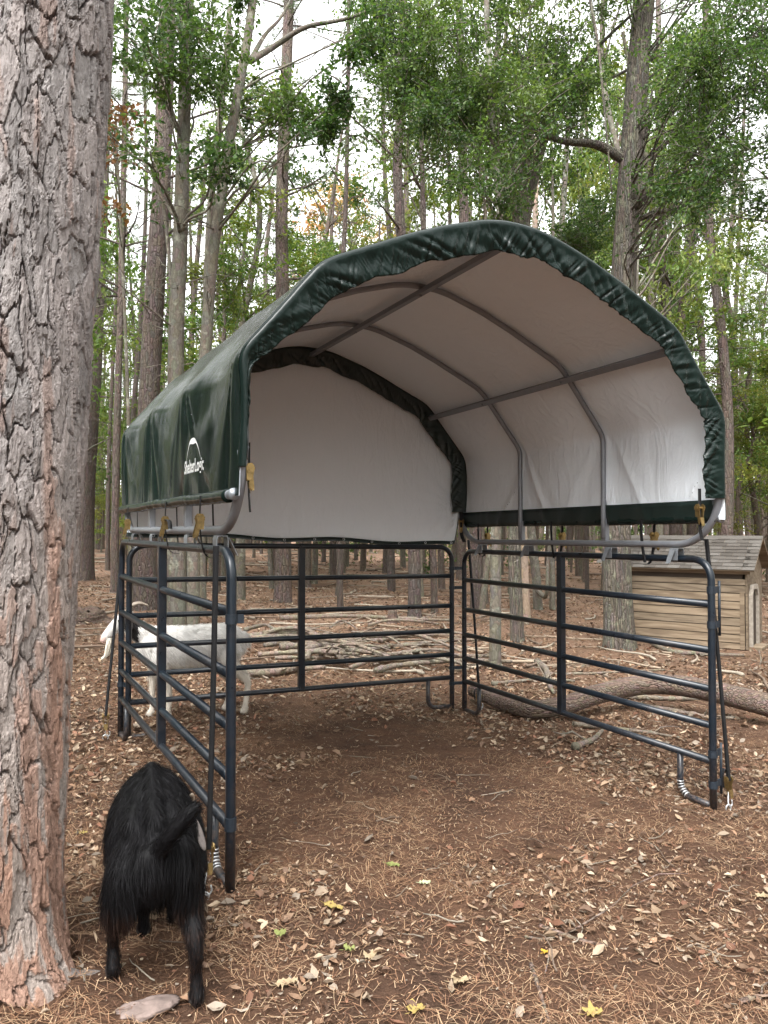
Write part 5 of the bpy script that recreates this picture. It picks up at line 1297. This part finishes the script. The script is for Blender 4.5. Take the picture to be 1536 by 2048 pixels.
# each course's upper end slides under the next: tilt by stacking
o = part('ridge_cap', MB().prism([(-.07, -.045), (0, .018), (.07, -.045), (.07, -.035), (0, .028), (-.07, -.035)], apex, hb_, ZUP, hd_ * RL), M_SHING, roof, False)

# ------------------------------------------------------------------ goats
def body_mesh(chains, voxel, smooth=6):
    """one continuous surface grown from overlapping ellipsoids along the skeleton"""
    uu, vv = np.meshgrid(np.linspace(0, 2 * math.pi, 17)[:-1], np.linspace(0.03, math.pi - .03, 10), indexing='ij')
    S = np.stack([np.cos(uu) * np.sin(vv), np.sin(uu) * np.sin(vv), np.cos(vv)], -1)
    mb = MB()
    for ch in chains:
        pts = np.array([c[:3] for c in ch], float); rad = np.array([(c[3:] if len(c) == 6 else (c[3],) * 3) for c in ch], float)
        n = max(2, int(np.linalg.norm(np.diff(pts, axis=0), axis=1).sum() / (rad.min() * .35)) + 2)
        n = min(n, 60); pp = spline(pts, n) if len(pts) > 2 else pts[0] + (pts[1] - pts[0]) * np.linspace(0, 1, n)[:, None]
        t = np.linspace(0, len(pts) - 1, n); rr = np.stack([np.interp(t, np.arange(len(pts)), rad[:, i]) for i in range(3)], 1)
        for p, r in zip(pp, rr):
            g = p + S * r; k = mb.n; mb.grid(g, cu=True, flip=True)
            mb.face([k + i * 10 for i in range(16)]); mb.face([k + i * 10 + 9 for i in range(16)][::-1])
    me = mb.mesh('tmp'); o = bpy.data.objects.new('tmp', me); COL.objects.link(o)
    r = o.modifiers.new('r', 'REMESH'); r.mode = 'VOXEL'; r.voxel_size = voxel; r.use_smooth_shade = True
    s = o.modifiers.new('s', 'SMOOTH'); s.iterations = smooth; s.factor = .5
    bpy.context.view_layer.update(); m2 = bpy.data.meshes.new_from_object(o.evaluated_get(bpy.context.evaluated_depsgraph_get()))
    bpy.data.objects.remove(o); m2.name = 'body'; return m2
def verts_normals(me):
    n = len(me.vertices); v = np.zeros(n * 3); me.vertices.foreach_get('co', v); q = np.zeros(n * 3); me.vertices.foreach_get('normal', q); return v.reshape(-1, 3), q.reshape(-1, 3)
def fur(me, n, flow, length, width, colour, rng, lift=.35, keep=None):
    v, nr = verts_normals(me); i = rng.integers(0, len(v), n); p = v[i] + rng.normal(0, .004, (n, 3)); q = nr[i]
    if keep is not None:
        k = keep(p, q); p, q = p[k], q[k]
    n = len(p); d = flow(p, q); d = d - q * (np.sum(d * q, 1)[:, None]) * .85 + q * lift + rng.normal(0, .13, (n, 3)); d /= np.linalg.norm(d, axis=1)[:, None]
    L = length(p, q)[:, None] * rng.uniform(.6, 1.3, (n, 1)); side = np.cross(d, q + rng.normal(0, .4, (n, 3))); side /= np.linalg.norm(side, axis=1)[:, None] + 1e-9
    pts = [p + d * L * t + np.array([0, 0, -1]) * L * (t ** 2) * .35 for t in (0, .4, .75, 1)]
    w = width * rng.uniform(.6, 1.3, (n, 1))
    vv = np.stack([pts[0] - side * w, pts[0] + side * w, pts[1] - side * w * .85, pts[1] + side * w * .85, pts[2] - side * w * .55, pts[2] + side * w * .55, pts[3]], 1).reshape(-1, 3)
    b = np.arange(n)[:, None] * 7
    f = np.concatenate([b + list(k) for k in ((0, 1, 3), (0, 3, 2), (2, 3, 5), (2, 5, 4), (4, 5, 6))], 0)
    c0, c1 = colour(p, rng); t = np.stack([c0, c0, c0, c0, c1, c1, c1], 1).reshape(-1, 3)
    return np_mesh('coat', vv, f, t, True)

# black goat, seen from behind; local axes: x to its right, y forward
hm = (ground_at(392, 2008) + ground_at(225, 1952)) / 2; fm = ground_at(300, 1868)
fw = unit(np.append((fm - hm)[:2], 0)); rzb = math.atan2(fw[1], fw[0]) - math.pi / 2
bgo = thing('black_goat', (hm[0], hm[1], gz(hm[0], hm[1])), 'shaggy black goat seen from behind, tail raised, head bent to the post', 'goat', rz=rzb)
def loc_b(p):
    d = np.asarray(p) - np.array(bgo.location); ca, sa = math.cos(-rzb), math.sin(-rzb); return np.array([d[0] * ca - d[1] * sa, d[0] * sa + d[1] * ca, d[2]])
fr_r = loc_b(ground_at(393, 2008)); fr_l = loc_b(ground_at(226, 1952)); ff_l = loc_b(ground_at(287, 1868))
g_r, g_l, g_f = fr_r[2], fr_l[2], ff_l[2]; SX = .86; bgo.scale = (SX, 1, 1)
for q in (fr_r, fr_l, ff_l): q[0] /= SX
chains = [
    [(.085, .06, .575, .042, .05, .04), (.075, .13, .585, .04, .05, .04)], [(-.085, .06, .575, .042, .05, .04), (-.075, .13, .585, .04, .05, .04)], [(0, .0, .60, .035), (0, .2, .64, .03), (0, .4, .665, .035)],
    [(0, -.02, .465, .115, .10, .115), (0, .07, .46, .155, .13, .155), (-.005, .20, .455, .195, .15, .190), (0, .34, .475, .190, .15, .195), (.01, .45, .50, .145, .11, .165), (.02, .52, .49, .10, .08, .12)],
    [(.02, .50, .53, .085, .08, .09), (.10, .57, .50, .07, .07, .075), (.18, .58, .41, .06, .06, .065)],
    [(.18, .58, .41, .058), (.21, .55, .34, .055), (.235, .505, .255, .036), (.245, .48, .215, .030)],
    [(.085, .02, .43, .095, .11, .12), (.125, .04, .34, .075, .095, .10), (.145, .015, .27, .050, .065, .06), (fr_r[0] * .97, fr_r[1] + .01, .20 + g_r, .034, .042, .04), (fr_r[0], fr_r[1] + .015, .11 + g_r, .0235), (fr_r[0], fr_r[1] + .005, .055 + g_r, .029), (fr_r[0], fr_r[1] - .005, .03 + g_r, .030, .034, .028)],
    [(-.085, .02, .43, .095, .11, .12), (-.125, .07, .34, .075, .095, .10), (-.15, .09, .27, .050, .065, .06), (fr_l[0] * .98, fr_l[1] - .01, .20 + g_l, .034, .042, .04), (fr_l[0], fr_l[1] + .02, .11 + g_l, .0235), (fr_l[0], fr_l[1] + .005, .055 + g_l, .028), (fr_l[0], fr_l[1] - .005, .03 + g_l, .030, .034, .028)],
    [(-.075, .42, .42, .07, .08, .10), (ff_l[0] * .9 - .01, .44, .26, .038), (ff_l[0], ff_l[1], .14, .025), (ff_l[0], ff_l[1], .06, .027), (ff_l[0], ff_l[1] + .005, .03, .032, .036, .03)],
    [(.085, .42, .42, .07, .08, .10), (.10, .46, .26, .038), (.11, .50, .14, .025), (.11, .50, .03, .03)],
    [(.02, -.09, .535, .034), (.05, -.12, .585, .030), (.105, -.135, .645, .030), (.145, -.13, .675, .022)],
]
bm_ = body_mesh(chains, .0095, 5); v, _ = verts_normals(bm_); set_tint(bm_, np.tile((.0045, .0043, .0048), (len(v), 1))); put('body', bm_, M_FURB, bgo)
rb_ = np.random.default_rng(8)
def flow_b(p, q): d = np.zeros_like(p); d[:, 1] = -.45 + (fbm(p[:, 0] * 16, p[:, 2] * 9 + p[:, 1] * 9, 61, 3) - .5) * 1.4; d[:, 2] = -1.0; d[:, 0] = -p[:, 0] * .6 + (fbm(p[:, 0] * 18 + 4, p[:, 2] * 10 - p[:, 1] * 9, 62, 3) - .5) * 1.3; tail = (p[:, 1] < -.07) & (p[:, 2] > .53); d[tail] = (.55, -.15, .75); return d
def len_b(p, q): l = np.full(len(p), .045); l = np.where((p[:, 2] < .42) & (p[:, 2] > .27), .062, l); l = np.where(p[:, 2] < .25, .016, l); l = np.where((np.abs(p[:, 0]) < .085) & (p[:, 1] < .05) & (p[:, 2] < .46), .03, l); l = np.where((p[:, 1] < -.08) & (p[:, 2] > .54), .038, l); l = np.where((p[:, 1] > .47) & (p[:, 2] < .42), .012, l); return l
def col_b(p, rng):
    n = len(p); c0 = np.tile((.0052, .0050, .0056), (n, 1)) * rng.uniform(.6, 1.7, (n, 1)); c1 = c0.copy(); low = (p[:, 2] < .36) & (np.abs(p[:, 0]) > .08); c1[low] = np.array((.028, .015, .011)) * rng.uniform(.3, 1.2, (low.sum(), 1)); return c0, c1
put('coat', fur(bm_, 46000, flow_b, len_b, .0008, col_b, rb_, .22), M_FURB, bgo)
def lens(mb, c, ax, ay, az, n=12):
    uu, vv = np.meshgrid(np.linspace(0, 2 * math.pi, n + 1)[:-1], np.linspace(.03, math.pi - .03, 9), indexing='ij')
    g = np.asarray(c) + (np.cos(uu) * np.sin(vv))[..., None] * np.asarray(ax) + (np.sin(uu) * np.sin(vv))[..., None] * np.asarray(ay) + np.cos(vv)[..., None] * np.asarray(az); mb.grid(g, cu=True, flip=True); return mb
def lpart(name, mb, mat, parent): return put(name, mb.mesh(name), mat, parent)
for sgn, c in ((1, (.205, .475, .385)), (-1, (.13, .60, .34))):
    lpart('ear', lens(MB(), np.array(c) + [.02 * sgn, -.01, -.02], (.012, 0, .004), (.012, .034, .008), (.03 * sgn, -.03, -.062)), M_EAR if sgn > 0 else M_HOOF, bgo)
for c in (fr_r, fr_l, ff_l):
    for s in (-1, 1): lpart('hoof', lens(MB(), c + np.array([s * .016, .012, .018]), (.0165, 0, 0), (0, .034, 0), (0, .004, .020)), M_HOOF, bgo)
lpart('horn', MB().tube(spline([(.16, .60, .45), (.10, .62, .49), (.04, .61, .47)], 12), np.linspace(.016, .005, 12), 8), M_HORN, bgo)
lpart('horn', MB().tube(spline([(.20, .57, .44), (.20, .53, .50), (.18, .47, .52)], 12), np.linspace(.016, .005, 12), 8), M_HORN, bgo)
lpart('eye', lens(MB(), (.255, .545, .335), (.009, 0, 0), (0, .009, 0), (0, 0, .009)), M_EYE, bgo)

# white goat, side on behind the back panel; local: y forward, x to its right
hw = P(447, 1432, 7.12); fwp = P(288, 1444, 6.86); fw = unit(np.append((fwp - hw)[:2], 0)); rzw = math.atan2(fw[1], fw[0]) - math.pi / 2
wgo = thing('white_goat', (hw[0], hw[1], gz(hw[0], hw[1])), 'white bearded goat with a black cheek standing behind the goat-side panels', 'goat', rz=rzw)
wgo.scale = (1, .95, 1)
FL = float(np.linalg.norm((fwp - hw)[:2]))
chains = [
    [(0, -.12, .655, .11, .09, .12), (0, -.02, .675, .145, .13, .150), (0, .20, .635, .180, .17, .195), (0, .42, .625, .180, .17, .200), (0, .60, .655, .150, .14, .185), (0, .72, .665, .10, .09, .13)],
    [(0, .68, .72, .085, .10, .11), (0, .80, .80, .068, .08, .09), (0, .90, .885, .060, .065, .07)],
    [(0, .90, .915, .060, .065, .065), (0, .97, .875, .050, .06, .06), (0, 1.06, .79, .037, .045, .042), (0, 1.105, .735, .032, .032, .032)],
]
for s, dy in ((1, .04), (-1, -.10)):     # hind legs
    chains.append([(s * .085, -.04, .62, .075, .11, .13), (s * .10, .02 + dy * .3, .50, .060, .085, .09), (s * .10, -.05 + dy, .37, .038, .05, .05), (s * .10, -.11 + dy, .30, .032, .034, .04), (s * .10, -.10 + dy, .16, .023), (s * .10, -.09 + dy, .07, .027), (s * .10, -.075 + dy, .03, .030, .038, .03)])
for s, dy in ((1, .02), (-1, -.11)):
    chains.append([(s * .09, .62, .56, .06, .08, .12), (s * .095, .635 + dy * .5, .42, .042, .05, .06), (s * .095, .64 + dy, .29, .032), (s * .095, .64 + dy, .16, .022), (s * .095, .645 + dy, .07, .026), (s * .095, .66 + dy, .03, .030, .038, .03)])
chains.append([(0, -.19, .73, .022), (0, -.225, .70, .022), (0, -.235, .63, .014)])
wm = body_mesh(chains, .011, 6); v, _ = verts_normals(wm)
W = np.array((.74, .72, .69)); K = np.array((.018, .016, .016)); PK = np.array((.60, .42, .37)); GY_ = np.array((.30, .26, .23))
def col_w(p):
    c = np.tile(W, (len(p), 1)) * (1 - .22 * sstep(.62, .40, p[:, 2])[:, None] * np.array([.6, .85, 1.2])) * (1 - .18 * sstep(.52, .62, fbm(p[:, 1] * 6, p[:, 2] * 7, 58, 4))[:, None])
    nz = (fbm(p[:, 1] * 9, p[:, 2] * 9, 55, 3) - .5) * .10
    k = ((p[:, 1] > .80 + nz) & (p[:, 1] < .965 + nz * .5) & (p[:, 2] > .70) & (np.abs(p[:, 0]) > .022)); c[k] = K
    c[(p[:, 1] > 1.085) & (p[:, 2] < .77)] = PK
    sp = (np.hypot(p[:, 1] - .60, p[:, 2] - .40) < .035) & (p[:, 0] > 0); c[sp] = GY_
    return c
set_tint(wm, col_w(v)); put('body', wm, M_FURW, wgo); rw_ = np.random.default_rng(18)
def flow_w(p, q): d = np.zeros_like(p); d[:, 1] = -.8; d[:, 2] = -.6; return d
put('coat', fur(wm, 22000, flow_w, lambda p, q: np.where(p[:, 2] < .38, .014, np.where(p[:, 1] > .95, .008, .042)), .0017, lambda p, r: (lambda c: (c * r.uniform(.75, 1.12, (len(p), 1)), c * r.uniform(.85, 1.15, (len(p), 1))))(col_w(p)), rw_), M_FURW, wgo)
mb = MB()
for k in range(26):
    a = rw_.normal(0, .012, 3); mb.tube(spline([(a[0], 1.045 + a[1], .745), (a[0] * 1.4, 1.05 + a[1] * 1.5, .69), (a[0] * .8, 1.075 + a[1], .60), (a[0] * .4, 1.115 + a[1] * .6, .555 + abs(a[2]))], 8), np.linspace(.011, .003, 8), 5)
o = lpart('beard', mb, M_FURW, wgo); set_tint(o.data, np.tile((.72, .67, .57), (len(o.data.vertices), 1)))
for s in (-1, 1):
    lpart('horn', MB().tube(spline([(s * .028, .905, .965), (s * .035, .865, 1.02), (s * .045, .79, 1.045), (s * .055, .71, 1.02)], 16), np.linspace(.020, .006, 16), 8), M_HORN, wgo)
    lpart('ear', lens(MB(), (s * .075, .885, .885), (.008, .012, 0), (.0, .030, .008), (s * .03, -.015, -.065)), M_HOOF, wgo)
    lpart('eye', lens(MB(), (s * .050, .975, .90), (.008, 0, 0), (0, .012, 0), (0, 0, .010)), M_EYE, wgo)
